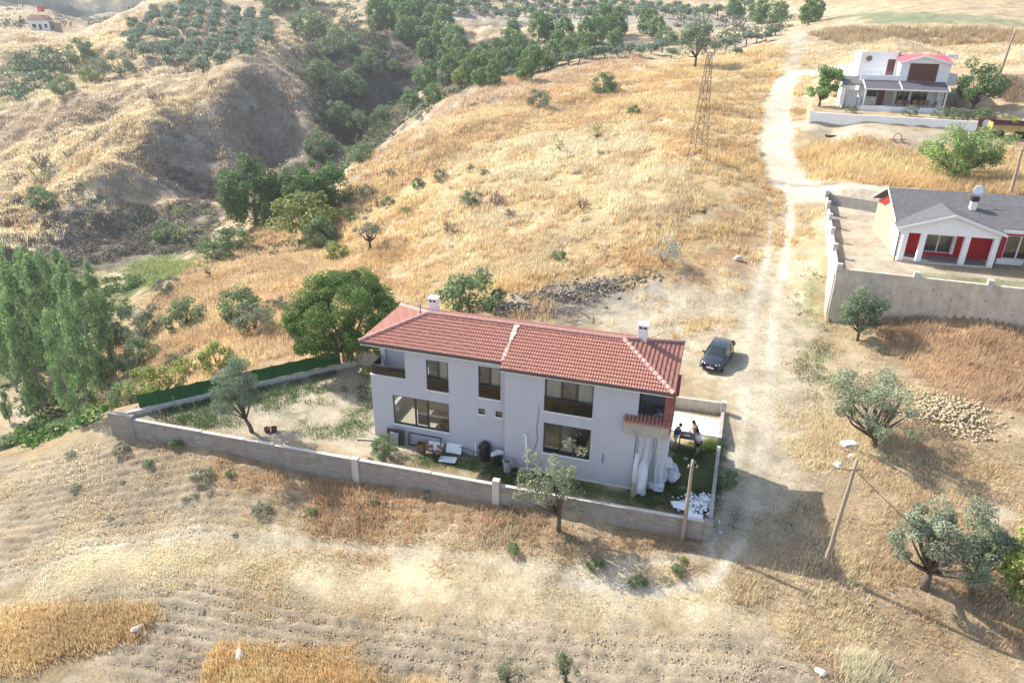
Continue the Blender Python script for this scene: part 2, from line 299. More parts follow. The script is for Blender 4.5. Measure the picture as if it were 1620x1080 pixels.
def soil(x, y, r):
    n = len(x); c = np.empty((n, 3))
    q = fbm(x/9, y/9, 7, 31, .62); q2 = fbm(x/2.3, y/2.3, 5, 37, .65); q3 = fbm(x/30, y/30, 3, 41)
    c[:] = c_straw; k = sstep(-.15, .35, q)[:,None]; c = c*(1-k)+c_tan*k
    k = sstep(.05, .4, q2)[:,None]*.5; c = c*(1-k)+c_pale*k
    far = sstep(330, 480, r)                           # scrub covered hills beyond
    fm = sstep(-.05, .22, fbm(x/45, y/45, 7, 77, .65))[:,None]; fc = np.array((.05,.075,.05))*(1-fm)+np.array((.36,.29,.19))*fm
    c = c*(1-far[:,None])+fc*far[:,None]
    wx = fbm(x/1.8, y/1.8, 5, 51, .7)*1.5; 
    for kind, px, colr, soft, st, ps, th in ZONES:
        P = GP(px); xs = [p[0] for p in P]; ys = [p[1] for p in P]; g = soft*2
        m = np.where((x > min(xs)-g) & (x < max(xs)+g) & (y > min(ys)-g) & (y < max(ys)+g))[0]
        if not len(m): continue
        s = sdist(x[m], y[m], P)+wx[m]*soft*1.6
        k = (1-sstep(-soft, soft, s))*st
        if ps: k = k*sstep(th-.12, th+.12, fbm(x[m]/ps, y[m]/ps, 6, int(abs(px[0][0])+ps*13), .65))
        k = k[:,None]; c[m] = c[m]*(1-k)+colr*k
    for px, wd, colr, soft in TRK:
        P = GP(px); xs = [p[0] for p in P]; ys = [p[1] for p in P]; g = wd+2
        m = np.where((x > min(xs)-g) & (x < max(xs)+g) & (y > min(ys)-g) & (y < max(ys)+g))[0]
        d = pline(x[m], y[m], P)+wx[m]*soft*.8
        k = ((1-sstep(wd-soft, wd+soft, d))*.92*(.75+.25*sstep(-.5, .3, fbm(x[m]/1.1, y[m]/1.1, 3, 61))))[:,None]; c[m] = c[m]*(1-k)+colr*k
    c *= (1+.34*q2+.14*q3)[:,None]
    return np.clip(c, .02, .75)
# ------------------------------------------------------------------ ground sheet
def build_ground():
    rr = [0.5, 3, 6, 9, 12, 14]
    while rr[-1] < 3600:
        r = rr[-1]; rr.append(r+(.15 if r < 60 else min(.0042*r-.1, 60) if r < 260 else .012*r-2.13))
    rr = np.array(rr)
    th = np.concatenate([np.linspace(-180, -48, 40)[:-1], np.linspace(-48, 48, 760)[:-1], np.linspace(48, 180, 40)[:-1]])
    th = np.radians(th); nr, na = len(rr), len(th)
    Rr, T = np.meshgrid(rr, th, indexing='ij'); x = (Rr*np.sin(T)).ravel(); y = (Rr*np.cos(T)).ravel(); r = Rr.ravel()
    z = hraw(x, y)
    # clods of the ploughed strips and the rough verge, real relief
    fine = np.zeros(len(x))
    near = np.where((r < 75) & (np.abs(T.ravel()) < .86))[0]
    yard = sdist(x[near], y[near], YARD); red = sdist(x[near], y[near], REDLOT)
    rough = np.where((yard < .2) | (red < .2), .25, 1.0)
    P1 = GP([(140,945),(300,922),(600,975),(900,995),(1250,1000),(1480,1080),(1620,1120),(1500,1300),(0,1300),(200,1080)])
    P2 = GP([(0,760),(200,705),(1130,845),(1135,895),(600,850),(300,860),(0,940)])
    pl = (1-sstep(-.8, .6, sdist(x[near], y[near], P1)))+.8*(1-sstep(-.8, .6, sdist(x[near], y[near], P2)))
    fd_ = pline(x[near], y[near], GP([(-200,975),(0,945),(150,915),(300,895),(600,935),(900,960),(1250,970),(1700,1040)]))
    a = vnoise(x[near]/.42, y[near]/.42, 91); b = vnoise(x[near]/.9, y[near]/.9, 92)
    fine[near] = rough*(.035*fbm(x[near]/.6, y[near]/.6, 3, 95)+pl*(.13*(a-.5)+.06*(b-.5))+np.clip(pl, 0, 1)*.055*np.sin(fd_*2*math.pi/.62+1.5*fbm(x[near]/5, y[near]/5, 2, 97)))
    z = z+fine
    i = np.arange(nr-1)[:,None]*na; j = np.arange(na)[None]; j2 = (j+1) % na
    F = np.stack([i+j, i+j2, i+na+j2, i+na+j], -1).reshape(-1, 4)
    F = F[:, ::-1]
    V = np.stack([x, y, z], 1)
    cm = soil(x, y, r)
    m = bpy.data.materials.new('ground'); m.use_nodes = True; t = m.node_tree; L = t.links; b = t.nodes['Principled BSDF']
    b.inputs['Roughness'].default_value = .95; b.inputs['Specular IOR Level'].default_value = .1
    at = t.nodes.new('ShaderNodeAttribute'); at.attribute_name = 'soil'
    geo = t.nodes.new('ShaderNodeNewGeometry')
    def nz(scale, det, lo, hi, rgh=.7):
        q = t.nodes.new('ShaderNodeTexNoise'); q.inputs['Scale'].default_value = scale; q.inputs['Detail'].default_value = det; q.inputs['Roughness'].default_value = rgh
        L.new(geo.outputs['Position'], q.inputs['Vector']); mr = t.nodes.new('ShaderNodeMapRange'); mr.inputs[1].default_value = .3; mr.inputs[2].default_value = .7
        mr.inputs[3].default_value = lo; mr.inputs[4].default_value = hi; L.new(q.outputs['Fac'], mr.inputs[0]); return q, mr.outputs[0]
    q1, f1 = nz(7.5, 10, .48, 1.34, .85); q2, f2 = nz(.55, 9, .66, 1.26, .72)
    mm = t.nodes.new('ShaderNodeMath'); mm.operation = 'MULTIPLY'; L.new(f1, mm.inputs[0]); L.new(f2, mm.inputs[1])
    vm = t.nodes.new('ShaderNodeVectorMath'); vm.operation = 'SCALE'; L.new(at.outputs['Color'], vm.inputs[0]); L.new(mm.outputs[0], vm.inputs['Scale']); L.new(vm.outputs[0], b.inputs['Base Color'])
    bp = t.nodes.new('ShaderNodeBump'); bp.inputs['Strength'].default_value = 1.0; bp.inputs['Distance'].default_value = .16; L.new(q1.outputs['Fac'], bp.inputs['Height']); L.new(bp.outputs[0], b.inputs['Normal'])
    me = mesh_np('ground', V, F, m, cm, True, 'soil')
    tag(link('ground', me), kind='structure')
build_ground()
# ------------------------------------------------------------------ mesh builder for things
class MB:
    def __init__(s): s.v = []; s.f = []
    def add(s, V, F):
        b = len(s.v); s.v += [tuple(map(float, p)) for p in V]; s.f += [tuple(b+i for i in f) for f in F]; return s
    def box(s, x0, x1, y0, y1, z0, z1, M=None):
        V = [(x, y, z) for z in (z0, z1) for y in (y0, y1) for x in (x0, x1)]
        if M is not None: V = [tuple(M @ Vector(p)) for p in V]
        return s.add(V, [(0,2,3,1),(4,5,7,6),(0,1,5,4),(2,6,7,3),(0,4,6,2),(1,3,7,5)])
    def cbox(s, c, size, rot=(0,0,0)):
        M = Matrix.Translation(c) @ Matrix.Rotation(rot[2], 4, 'Z') @ Matrix.Rotation(rot[1], 4, 'Y') @ Matrix.Rotation(rot[0], 4, 'X')
        a, b, c2 = size[0]/2, size[1]/2, size[2]/2
        return s.box(-a, a, -b, b, -c2, c2, M)
    def quad(s, *p): return s.add(p, [tuple(range(len(p)))])
    def prism(s, poly, z0, z1):
        n = len(poly); V = [(x, y, z0) for x, y in poly]+[(x, y, z1) for x, y in poly]
        return s.add(V, [tuple(range(n))[::-1], tuple(range(n, 2*n))]+[(i, (i+1) % n, n+(i+1) % n, n+i) for i in range(n)])
    def slab(s, pts, d):
        """polygon of 3-D points thickened by the vector d"""
        n = len(pts); V = [tuple(p) for p in pts]+[tuple(Vector(p)+Vector(d)) for p in pts]
        return s.add(V, [tuple(range(n)), tuple(range(n, 2*n))[::-1]]+[((i+1) % n, i, n+i, n+(i+1) % n) for i in range(n)])
    def tube(s, pts, rad, n=8, cap=True):
        pts = [Vector(p) for p in pts]; m = len(pts); rad = [rad]*m if not hasattr(rad, '__len__') else rad
        b = len(s.v); up = None
        for i, p in enumerate(pts):
            d = (pts[min(i+1, m-1)]-pts[max(i-1, 0)]).normalized()
            if up is None: up = d.orthogonal().normalized()
            up = (up-d*up.dot(d)); up = up.normalized() if up.length > 1e-6 else d.orthogonal().normalized()
            q = d.cross(up)
            for k in range(n):
                a = 2*math.pi*k/n; s.v.append(tuple(p+(up*math.cos(a)+q*math.sin(a))*rad[i]))
        for i in range(m-1):
            for k in range(n): s.f.append((b+i*n+k, b+i*n+(k+1) % n, b+(i+1)*n+(k+1) % n, b+(i+1)*n+k))
        if cap: s.f.append(tuple(b+k for k in range(n))[::-1]); s.f.append(tuple(b+(m-1)*n+k for k in range(n)))
        return s
    def lathe(s, prof, c=(0,0,0), n=16, M=None):
        b = len(s.v)
        for r, z in prof:
            for k in range(n):
                a = 2*math.pi*k/n; p = Vector((r*math.cos(a), r*math.sin(a), z))
                if M is not None: p = M @ p
                s.v.append((p[0]+c[0], p[1]+c[1], p[2]+c[2]))
        for i in range(len(prof)-1):
            for k in range(n): s.f.append((b+i*n+k, b+i*n+(k+1) % n, b+(i+1)*n+(k+1) % n, b+(i+1)*n+k))
        return s
    def build(s, name, mat, parent=None, smooth=False, bevel=0, loc=None, rz=0.0):
        me = bpy.data.meshes.new(name); me.from_pydata(s.v, [], s.f); me.validate(); me.materials.append(mat)
        if bevel:
            bm = bmesh.new(); bm.from_mesh(me); bmesh.ops.remove_doubles(bm, verts=bm.verts, dist=1e-4)
            bmesh.ops.bevel(bm, geom=list(bm.edges), offset=bevel, segments=2, affect='EDGES', profile=.6, clamp_overlap=True); bm.to_mesh(me); bm.free()
        if smooth: me.polygons.foreach_set('use_smooth', [True]*len(me.polygons))
        return link(name, me, parent, loc, rz)
def thing(name, label, cat, loc=(0,0,0), rz=0.0, group=None):
    o = bpy.data.objects.new(name, None); col.objects.link(o); o.location = loc; o.rotation_euler = (0, 0, rz); o.empty_display_size = .3
    return tag(o, label, cat, group)
def wall_grid(mb, u0, u1, z0, z1, v0, v1, holes):
    """wall in the u-z plane between v0 and v1 (v0 = outer face) with real rectangular openings; axis u = x, v = y"""
    us = sorted(set([u0, u1]+[h[0] for h in holes]+[h[1] for h in holes])); zs = sorted(set([z0, z1]+[h[2] for h in holes]+[h[3] for h in holes]))
    us = [u for u in us if u0 <= u <= u1]; zs = [z for z in zs if z0 <= z <= z1]
    inh = lambda a, c: any(h[0]-1e-6 < a < h[1]+1e-6 and h[2]-1e-6 < c < h[3]+1e-6 for h in holes)
    for i in range(len(us)-1):
        for j in range(len(zs)-1):
            a0, a1, c0, c1 = us[i], us[i+1], zs[j], zs[j+1]
            if inh((a0+a1)/2, (c0+c1)/2): continue
            mb.quad((a0,v0,c0),(a1,v0,c0),(a1,v0,c1),(a0,v0,c1)); mb.quad((a0,v1,c0),(a0,v1,c1),(a1,v1,c1),(a1,v1,c0))
    for h in holes:
        a0, a1, c0, c1 = h
        mb.quad((a0,v0,c0),(a0,v1,c0),(a1,v1,c0),(a1,v0,c0)); mb.quad((a0,v0,c1),(a1,v0,c1),(a1,v1,c1),(a0,v1,c1))
        mb.quad((a0,v0,c0),(a0,v0,c1),(a0,v1,c1),(a0,v1,c0)); mb.quad((a1,v0,c0),(a1,v1,c0),(a1,v1,c1),(a1,v0,c1))
    mb.quad((u0,v0,z1),(u1,v0,z1),(u1,v1,z1),(u0,v1,z1)); mb.quad((u0,v0,z0),(u0,v1,z0),(u1,v1,z0),(u1,v0,z0))
    mb.quad((u0,v0,z0),(u0,v0,z1),(u0,v1,z1),(u0,v1,z0)); mb.quad((u1,v0,z0),(u1,v1,z0),(u1,v1,z1),(u1,v0,z1))
    return mb
# ------------------------------------------------------------------ materials
M = {}
M['render'] = new_mat('grey_render', (.47,.455,.47), .9, .15, noise=(1.2,.95,1.04), bump=(40,.15,.01))
M['white_trim'] = new_mat('white_trim', (.74,.74,.74), .6)
M['white_paint'] = new_mat('white_paint', (.82,.82,.82), .7, noise=(2,.93,1.03))
M['dark_metal'] = new_mat('dark_metal', (.035,.037,.042), .45, .5)
M['concrete'] = new_mat('concrete', (.36,.335,.30), .95, .1, noise=(1.6,.78,1.15), bump=(9,.3,.03))
M['concrete_pale'] = new_mat('concrete_pale', (.56,.53,.48), .95, .1, noise=(2.2,.8,1.08), bump=(9,.25,.02))
M['tile'] = new_mat('clay_tile', (.37,.175,.135), .8, .2, noise=(9,.6,1.32))
M['tile_cap'] = new_mat('clay_ridge_tile', (.47,.27,.23), .8, .2, noise=(5,.75,1.2))
M['brick'] = new_mat('red_brick', (.24,.095,.075), .9, .1, noise=(6,.8,1.2))
M['mortar'] = new_mat('mortar', (.50,.40,.35), .95)
M['gutter'] = new_mat('gutter', (.08,.075,.08), .5, .4)
M['blind'] = new_mat('window_blind', (.72,.73,.70), .9)
M['blind_dk'] = new_mat('grey_blind', (.22,.22,.22), .9)
M['floor_in'] = new_mat('indoor_floor', (.50,.44,.36), .6)
M['wall_in'] = new_mat('indoor_wall', (.55,.53,.50), .9)
M['wood'] = new_mat('brown_wood', (.22,.12,.07), .7, noise=(6,.7,1.2))
M['wood_dk'] = new_mat('dark_brown_wood', (.13,.055,.035), .6, noise=(5,.8,1.15))
M['wood_pale'] = new_mat('weathered_wood', (.33,.27,.21), .9, noise=(6,.7,1.2))
M['green_mesh'] = new_mat('green_fence_mesh', (.03,.11,.03), .8, noise=(4,.75,1.2))
M['grey_shingle'] = new_mat('grey_shingle', (.12,.118,.122), .9, noise=(3,.8,1.25), bump=(30,.3,.02))
M['red_siding'] = new_mat('red_siding', (.48,.02,.022), .6)
M['peach_wall'] = new_mat('peach_siding', (.60,.33,.24), .8, noise=(3,.94,1.04))
M['red_sheet'] = new_mat('red_roof_sheet', (.62,.11,.13), .55)
M['plastic_white'] = new_mat('white_plastic', (.56,.60,.65), .35, .5, bump=(5,.5,.08))
M['plastic_bag'] = new_mat('pale_plastic_bag', (.50,.53,.58), .3, .5, bump=(7,.9,.1))
M['board_white'] = new_mat('white_board', (.70,.74,.76), .6)
M['black_plastic'] = new_mat('black_plastic', (.02,.02,.022), .4, .4)
M['steel'] = new_mat('galvanised_steel', (.42,.41,.40), .5, .4, .3)
M['rusty'] = new_mat('rusty_steel', (.24,.15,.11), .8, noise=(3,.7,1.3))
M['stone'] = new_mat('pale_stone', (.55,.50,.43), .95, noise=(4,.75,1.1), bump=(8,.4,.05))
M['clod'] = new_mat('dry_clods', (.42,.35,.24), .95, noise=(4,.75,1.15))
M['bark'] = new_mat('bark', (.13,.10,.08), .95, .1, noise=(6,.7,1.3)); M['bark_pale'] = new_mat('pale_bark', (.36,.32,.27), .95, .1, noise=(6,.7,1.2)); M['bark_grey'] = new_mat('grey_twigs', (.23,.19,.18), .95, .1)
def glass_mat(name, tint, k):
    m = bpy.data.materials.new(name); m.use_nodes = True; t = m.node_tree; t.nodes.clear(); L = t.links
    fr = t.nodes.new('ShaderNodeFresnel'); fr.inputs[0].default_value = 1.45; gl = t.nodes.new('ShaderNodeBsdfGlossy'); gl.inputs['Roughness'].default_value = .02
    tr = t.nodes.new('ShaderNodeBsdfTransparent'); tr.inputs[0].default_value = tuple(tint)+(1,); ad = t.nodes.new('ShaderNodeMath'); ad.operation = 'ADD'; ad.inputs[1].default_value = k
    mx = t.nodes.new('ShaderNodeMixShader'); o = t.nodes.new('ShaderNodeOutputMaterial')
    L.new(fr.outputs[0], ad.inputs[0]); L.new(ad.outputs[0], mx.inputs[0]); L.new(tr.outputs[0], mx.inputs[1]); L.new(gl.outputs[0], mx.inputs[2]); L.new(mx.outputs[0], o.inputs[0]); return m
M['glass'] = glass_mat('window_glass', (.85,.88,.88), .02)
M['glass_brown'] = glass_mat('brown_tinted_glass', (.17,.13,.11), .03)
def plate_mat(name, base, stripes, lo=.72, hi=1.12, mott=(.8,1.15)):
    m = new_mat(name, base, .95, .1, noise=(1.6,)+mott); t = m.node_tree; b = t.nodes['Principled BSDF']
    old = b.inputs['Base Color'].links[0].from_socket; co = t.nodes.new('ShaderNodeTexCoord'); mp = t.nodes.new('ShaderNodeMapping'); mp.inputs['Scale'].default_value = stripes
    t.links.new(co.outputs['Object'], mp.inputs[0]); nz = t.nodes.new('ShaderNodeTexNoise'); nz.inputs['Scale'].default_value = 1; nz.inputs['Detail'].default_value = 7; t.links.new(mp.outputs[0], nz.inputs['Vector'])
    mr = t.nodes.new('ShaderNodeMapRange'); mr.inputs[1].default_value = .35; mr.inputs[2].default_value = .65; mr.inputs[3].default_value = lo; mr.inputs[4].default_value = hi; t.links.new(nz.outputs['Fac'], mr.inputs[0])
    v = t.nodes.new('ShaderNodeVectorMath'); v.operation = 'SCALE'; t.links.new(old, v.inputs[0]); t.links.new(mr.outputs[0], v.inputs['Scale']); t.links.new(v.outputs[0], b.inputs['Base Color']); return m
M['wall_board'] = plate_mat('board_marked_concrete', (.30,.275,.25), (.8,.8,7), .84, 1.08)       # horizontal shuttering marks
M['wall_stain'] = plate_mat('stained_concrete', (.55,.48,.385), (2.2,2.2,.5), .86, 1.07)
M['render'] = plate_mat('grey_render', (.445,.46,.515), (1.6,1.6,.3), .97, 1.02, (.975,1.015))          # vertical run-off stains

def splash(m, z1, colr):
    t = m.node_tree; b = t.nodes['Principled BSDF']; old = b.inputs['Base Color'].links[0].from_socket; L = t.links
    co = t.nodes.new('ShaderNodeTexCoord'); sp = t.nodes.new('ShaderNodeSeparateXYZ'); L.new(co.outputs['Object'], sp.inputs[0]); nz = t.nodes.new('ShaderNodeTexNoise'); nz.inputs['Scale'].default_value = 1.6; nz.inputs['Detail'].default_value = 8; L.new(co.outputs['Object'], nz.inputs['Vector'])
    ma = t.nodes.new('ShaderNodeMath'); ma.operation = 'MULTIPLY_ADD'; ma.inputs[1].default_value = 1.8; L.new(nz.outputs['Fac'], ma.inputs[0]); L.new(sp.outputs['Z'], ma.inputs[2])
    mr = t.nodes.new('ShaderNodeMapRange'); mr.inputs[1].default_value = z1+.9; mr.inputs[2].default_value = z1+.35; mr.inputs[3].default_value = 0; mr.inputs[4].default_value = .55; L.new(ma.outputs[0], mr.inputs[0])
    mx = t.nodes.new('ShaderNodeMix'); mx.data_type = 'RGBA'; mx.inputs[7].default_value = tuple(colr)+(1,); L.new(mr.outputs[0], mx.inputs[0]); L.new(old, mx.inputs[6]); L.new(mx.outputs[2], b.inputs['Base Color'])
splash(M['render'], .5, (.34,.29,.23))
# ------------------------------------------------------------------ the grey house
HY = -.287; HLOC = (-8.27, 36.73, 0)
def HW(u, v, z=0): return (HLOC[0]+u*math.cos(HY)-v*math.sin(HY), HLOC[1]+u*math.sin(HY)+v*math.cos(HY), z)
def clip_mesh(o, planes):
    bm = bmesh.new(); bm.from_mesh(o.data)
    for co, no in planes: bmesh.ops.bisect_plane(bm, geom=list(bm.verts)+list(bm.edges)+list(bm.faces), plane_co=co, plane_no=no, clear_outer=True)
    bm.to_mesh(o.data); bm.free()
def tile_slope(name, p0, du, ds, wide, length, planes, parent, mat):
    """corrugated clay courses: p0 lower corner, du along the eave, ds up the slope"""
    du = Vector(du).normalized(); ds = Vector(ds).normalized(); nn = du.cross(ds).normalized()
    if nn.z < 0: nn = -nn
    nu = int(wide/.145*6); us = np.linspace(0, wide, nu+1); nc = max(1, round(length/.262)); cl = length/nc
    ts = []; hs = []
    for c in range(nc): ts += [c*cl, (c+1)*cl]; hs += [.070, .016]
    V = []
    for t, h in zip(ts, hs):
        for u in us:
            k = .018*math.cos(2*math.pi*u/.145)+.006*math.sin(u*37.1+t*11); V.append(Vector(p0)+du*float(u)+ds*t+nn*(h+k))
    n = nu+1; F = [(i*n+j, i*n+j+1, (i+1)*n+j+1, (i+1)*n+j) for i in range(len(ts)-1) for j in range(nu)]
    me = bpy.data.meshes.new(name); me.from_pydata(V, [], F); me.materials.append(mat); o = link(name, me, parent)
    clip_mesh(o, planes); return o
def ridge_caps(mb, a, b, r=.12, step=.34):
    a = Vector(a); b = Vector(b); L = (b-a).length; n = int(L/step); d = (b-a)/n; dn = d.normalized(); side = dn.cross(Vector((0,0,1))).normalized(); up = side.cross(dn)
    for i in range(n):
        p = a+d*i; q = a+d*(i+1.12); base = len(mb.v)
        for c, rr in ((p, r*1.22), (q, r*.88)):
            for k in range(7):
                an = math.pi*k/6; mb.v.append(tuple(c+side*math.cos(an)*rr+up*(math.sin(an)*rr-.02)))
        for k in range(6): mb.f.append((base+k, base+k+1, base+8+k, base+7+k))
        mb.f.append(tuple(base+k for k in range(7))[::-1])
def window(parent, u0, u1, z0, z1, v, parts, name='window', label=None, blinds=None, rail=None, fr='dark_metal', glass='glass', sill=True, depth=.16):
    """parts = mullion positions; blinds = list of (ua, ub, material)"""
    w = MB(); t = .055; d0, d1 = v+.03, v+.10
    w.box(u0, u1, d0, d1, z0, z0+t); w.box(u0, u1, d0, d1, z1-t, z1); w.box(u0, u0+t, d0, d1, z0+t, z1-t); w.box(u1-t, u1, d0, d1, z0+t, z1-t)
    for p in parts: w.box(p-.05, p+.05, d0-.01, d1+.01, z0+t, z1-t)
    f = w.build(name, M[fr], parent)
    if label: f['label'] = label
    eds = [u0+t]+[x for p in parts for x in (p-.05, p+.05)]+[u1-t]
    for i in range(0, len(eds), 2): MB().box(eds[i], eds[i+1], v+.06, v+.072, z0+t, z1-t).build('pane', M[glass], f)
    for a, b, mt in (blinds or []):
        q = MB(); x = a
        while x < b-.02: q.quad((x, v+.16, z0+.03), (x+.085, v+.19, z0+.03), (x+.085, v+.19, z1-.04), (x, v+.16, z1-.04)); x += .1
        q.build('blind', M[mt], f)
    if rail:
        q = MB().box(u0+.02, u1-.02, v-.035, v-.02, z0+.03, z0+rail); q.build('glass_guard', M['glass_brown'], f)
        MB().box(u0, u1, v-.05, v-.005, z0+rail, z0+rail+.035).build('guard_rail', M['dark_metal'], f)
    if sill: MB().box(u0-.05, u1+.05, v-.05, v+.02, z0-.07, z0-.003).build('sill', M['white_trim'], f)
    return f
def grey_house():
    T = thing('duplex_house', 'grey rendered two storey house with red clay tile hip roof inside the walled plot', 'house', HLOC, HY)
    mb = MB(); L1 = 8.4; LR = 15.64; ZT = 6.42
    wl = [(3.57,4.9,3.88,5.8),(6.7,7.99,3.94,5.9),(1.34,4.87,1.2,3.14),(6.69,7.07,2.83,3.2),(7.71,8.1,2.83,3.2)]
    wall_grid(mb, 2.25, L1, 3.6, ZT, 0, .24, [h for h in wl if h[2] > 3.6]); wall_grid(mb, 0, L1, -.35, 3.6, 0, .24, [h for h in wl if h[2] < 3.6])
    wr = [(10.62,13.27,4.05,6.0),(10.64,13.27,1.36,3.3)]
    wall_grid(mb, L1, LR, -.35, ZT, -.486, -.25, wr)
    mb.box(0, 2.25, 0, .14, 3.6, 4.28)                   # balcony lip
    mb.box(0, .14, .14, 1.5, 3.6, 4.28)
    # left side: ground floor with a window, upper floor behind the balcony
    rot = lambda q: [(y, -x, z) for x, y, z in q]
    sd_ = MB(); wall_grid(sd_, -5.3, -.24, -.35, 3.6, 0, .24, [(-3.6,-1.2,.9,3.0)]); wall_grid(sd_, -5.3, -1.5, 3.6, ZT, 0, .24, [(-3.8,-2.4,4.5,5.8)])
    mb.add([(y, -x, z) for x, y, z in sd_.v], [f[::-1] for f in sd_.f])
    mb.box(.24, 2.25, 1.5, 1.7, 3.6, ZT); mb.box(.05, .35, 1.35, 1.5, 3.7, ZT)          # balcony back wall and pier
    mb.box(2.25, 2.45, .24, 1.7, 3.6, ZT)
    mb.box(.02, LR-.02, 5.3, 5.54, -.35, ZT)
    mb.box(LR-.24, LR, -.25, 5.3, -.35, 3.6); mb.box(LR-.24, LR, .5, 5.3, 3.6, ZT)       # right side
    mb.box(.25, LR-.25, .25, 5.3, 3.3, 3.58); mb.box(L1-.1, L1+.1, .25, 5.3, -.2, 3.3); mb.box(L1-.1, L1+.1, .25, 5.3, 3.6, ZT-.05); mb.box(L1+.1, LR-.25, -.25, .25, 3.3, 3.58)
    mb.build('wall', M['render'], T)
    fl = MB().box(.25, LR-.25, .25, 5.29, -.2, .3).box(.25, 2.24, .15, 1.5, 3.585, 3.70).box(L1, LR-.25, -.24, .25, -.2, .3); fl.build('floor', M['floor_in'], T)
    MB().box(.02, L1-.02, -.1, .0, -.35, .04).box(L1+.02, LR+.1, -.60, -.488, -.35, .06).build('plinth', M['concrete_pale'], T)
    MB().box(1.9, 4.6, 2.2, 2.9, .31, .75).box(1.9, 2.1, 2.9, 3.2, .31, 1.2).build('sofa', M['wood_pale'], T)
    MB().box(3.9, 4.8, .9, 1.7, .95, 1.0).box(4.3, 4.4, 1.2, 1.3, .31, .95).build('table', M['wood'], T)
    # windows
    window(T, 3.57, 4.9, 3.88, 5.8, 0, [4.27], blinds=[(3.65,4.2,'blind_dk'),(4.33,4.85,'blind')], rail=.8)
    window(T, 6.7, 7.99, 3.94, 5.9, 0, [7.36], blinds=[(6.78,7.3,'blind_dk'),(7.42,7.93,'blind')], rail=.8)
    window(T, 10.62, 13.27, 4.05, 6.0, -.486, [11.55, 12.38], blinds=[(10.7,11.5,'blind'),(11.62,12.3,'blind_dk'),(12.44,13.2,'blind')], rail=.8)
    window(T, 1.34, 4.87, 1.2, 3.14, 0, [2.76, 3.55])
    window(T, 10.64, 13.27, 1.36, 3.3, -.486, [11.57, 12.34])
    window(T, 6.69, 7.07, 2.83, 3.2, 0, [], label='small square window'); window(T, 7.71, 8.1, 2.83, 3.2, 0, [], label='small square window')
    for a, b, v in ((2.81,3.5,.2),(11.62,12.3,-.29)):     # dark roller shade in the middle sash of the ground floor windows
        MB().box(a, b, v, v+.01, 1.3, 3.2).build('roller_shade', M['blind_dk'], T)
    # left balcony rail
    r = MB()
    for z in (4.92,): r.tube([(.06,.07,z), (2.24,.07,z)], .03, 6); r.tube([(.06,.07,z), (.06,1.35,z)], .03, 6)
    for p in ((.07,.07),(1.15,.07),(2.2,.07),(.07,1.3)): r.tube([(p[0],p[1],4.28),(p[0],p[1],4.92)], .022, 6)
    ro = r.build('balcony_rail', M['dark_metal'], T); MB().box(.1, 2.2, .065, .075, 4.3, 4.86).box(.062, .07, .1, 1.3, 4.3, 4.86).build('glass_guard', M['glass_brown'], ro)
    MB().box(-.03, 2.26, -.035, .16, 4.28, 4.31).box(-.03, .16, .16, 1.5, 4.28, 4.31).build('pale_top', M['white_trim'], T)
    # right balcony
    MB().box(LR, 17.35, -.9, 1.9, 3.72, 3.9).box(14.98, LR, -.9, -.61, 3.72, 4.5).box(LR, 17.35, -.9, -.61, 3.9, 4.5).build('balcony_parapet', M['concrete'], T)
    t = MB()
    for i in range(12):
        x = 14.96+i*.2; t.tube([(x+.1,-.98,4.49),(x+.1,-.30,4.63)], .085, 8)
    t.box(14.96, 17.4, -.96, -.35, 4.50, 4.53); t.build('parapet_tiles', M['tile'], T)
    MB().box(16.97, 17.42, -.6, 1.6, 3.9, 6.28).box(16.85, 17.55, 1.2, 1.62, 5.2, 6.3).build('brick_pier', M['brick'], T)
    MB().box(LR, 16.97, 1.7, 1.9, 3.9, 6.3).build('balcony_back_wall', M['render'], T)
    MB().box(LR-.01, LR+.02, -.2, .4, 3.95, 6.0).build('balcony_door', M['dark_metal'], T)
    # roof
    o = .35; ZE = 6.50; ZR = 7.52; U0, U1, V0, V1 = -o, 17.36, -o, 5.30; VM = (V0+V1)/2; HL = VM-V0; a = (U0+HL+.3, VM, ZR); b = (U1-HL-.3, VM, ZR); V0r = V0-.486; ZEr = ZE-.10
    eps = Vector((0,0,0))
    def side(p, q, keep):                                # vertical plane through p-q, keeping the side of point keep
        p = Vector(p); q = Vector(q); n_ = (q-p).cross(Vector((0,0,1))).normalized()
        if (Vector(keep)-p).dot(n_) > 0: n_ = -n_
        return (p, n_)
    ce = (U0+U1)/2
    sl = (Vector((0,VM,ZR))-Vector((0,V0,ZE))); slr = (Vector((0,VM,ZR))-Vector((0,V0r,ZEr))); slb = (Vector((0,VM,ZR))-Vector((0,V1,ZE)))
    JX = 8.2
    R_ = thing('x', 'x', 'x'); bpy.data.objects.remove(R_)
    rf = MB()
    rf.quad((U0,V0,ZE),(JX,V0,ZE),(JX,V0r,ZEr),(U1,V0r,ZEr),(U1,V1,ZE),(U0,V1,ZE)).build('roof_soffit', M['white_trim'], T)
    front = tile_slope('roof_tiles', (U0,V0,ZE), (1,0,0), sl, JX-U0, sl.length, [side((U0,V0,0),(a[0],a[1],0),(ce,V0,0))], T, M['tile'])
    tile_slope('roof_tiles', (JX,V0r,ZEr), (1,0,0), slr, U1-JX, slr.length, [side((U1,V0r,0),(b[0],b[1],0),(ce,V0,0))], T, M['tile'])
    tile_slope('roof_tiles', (U1,V1,ZE), (-1,0,0), slb, U1-U0, slb.length, [side((U0,V1,0),(a[0],a[1],0),(ce,V1,0)), side((U1,V1,0),(b[0],b[1],0),(ce,V1,0))], T, M['tile'])
    sL = Vector((a[0]-U0,0,ZR-ZE)); sR = Vector((b[0]-U1,0,ZR-ZE))
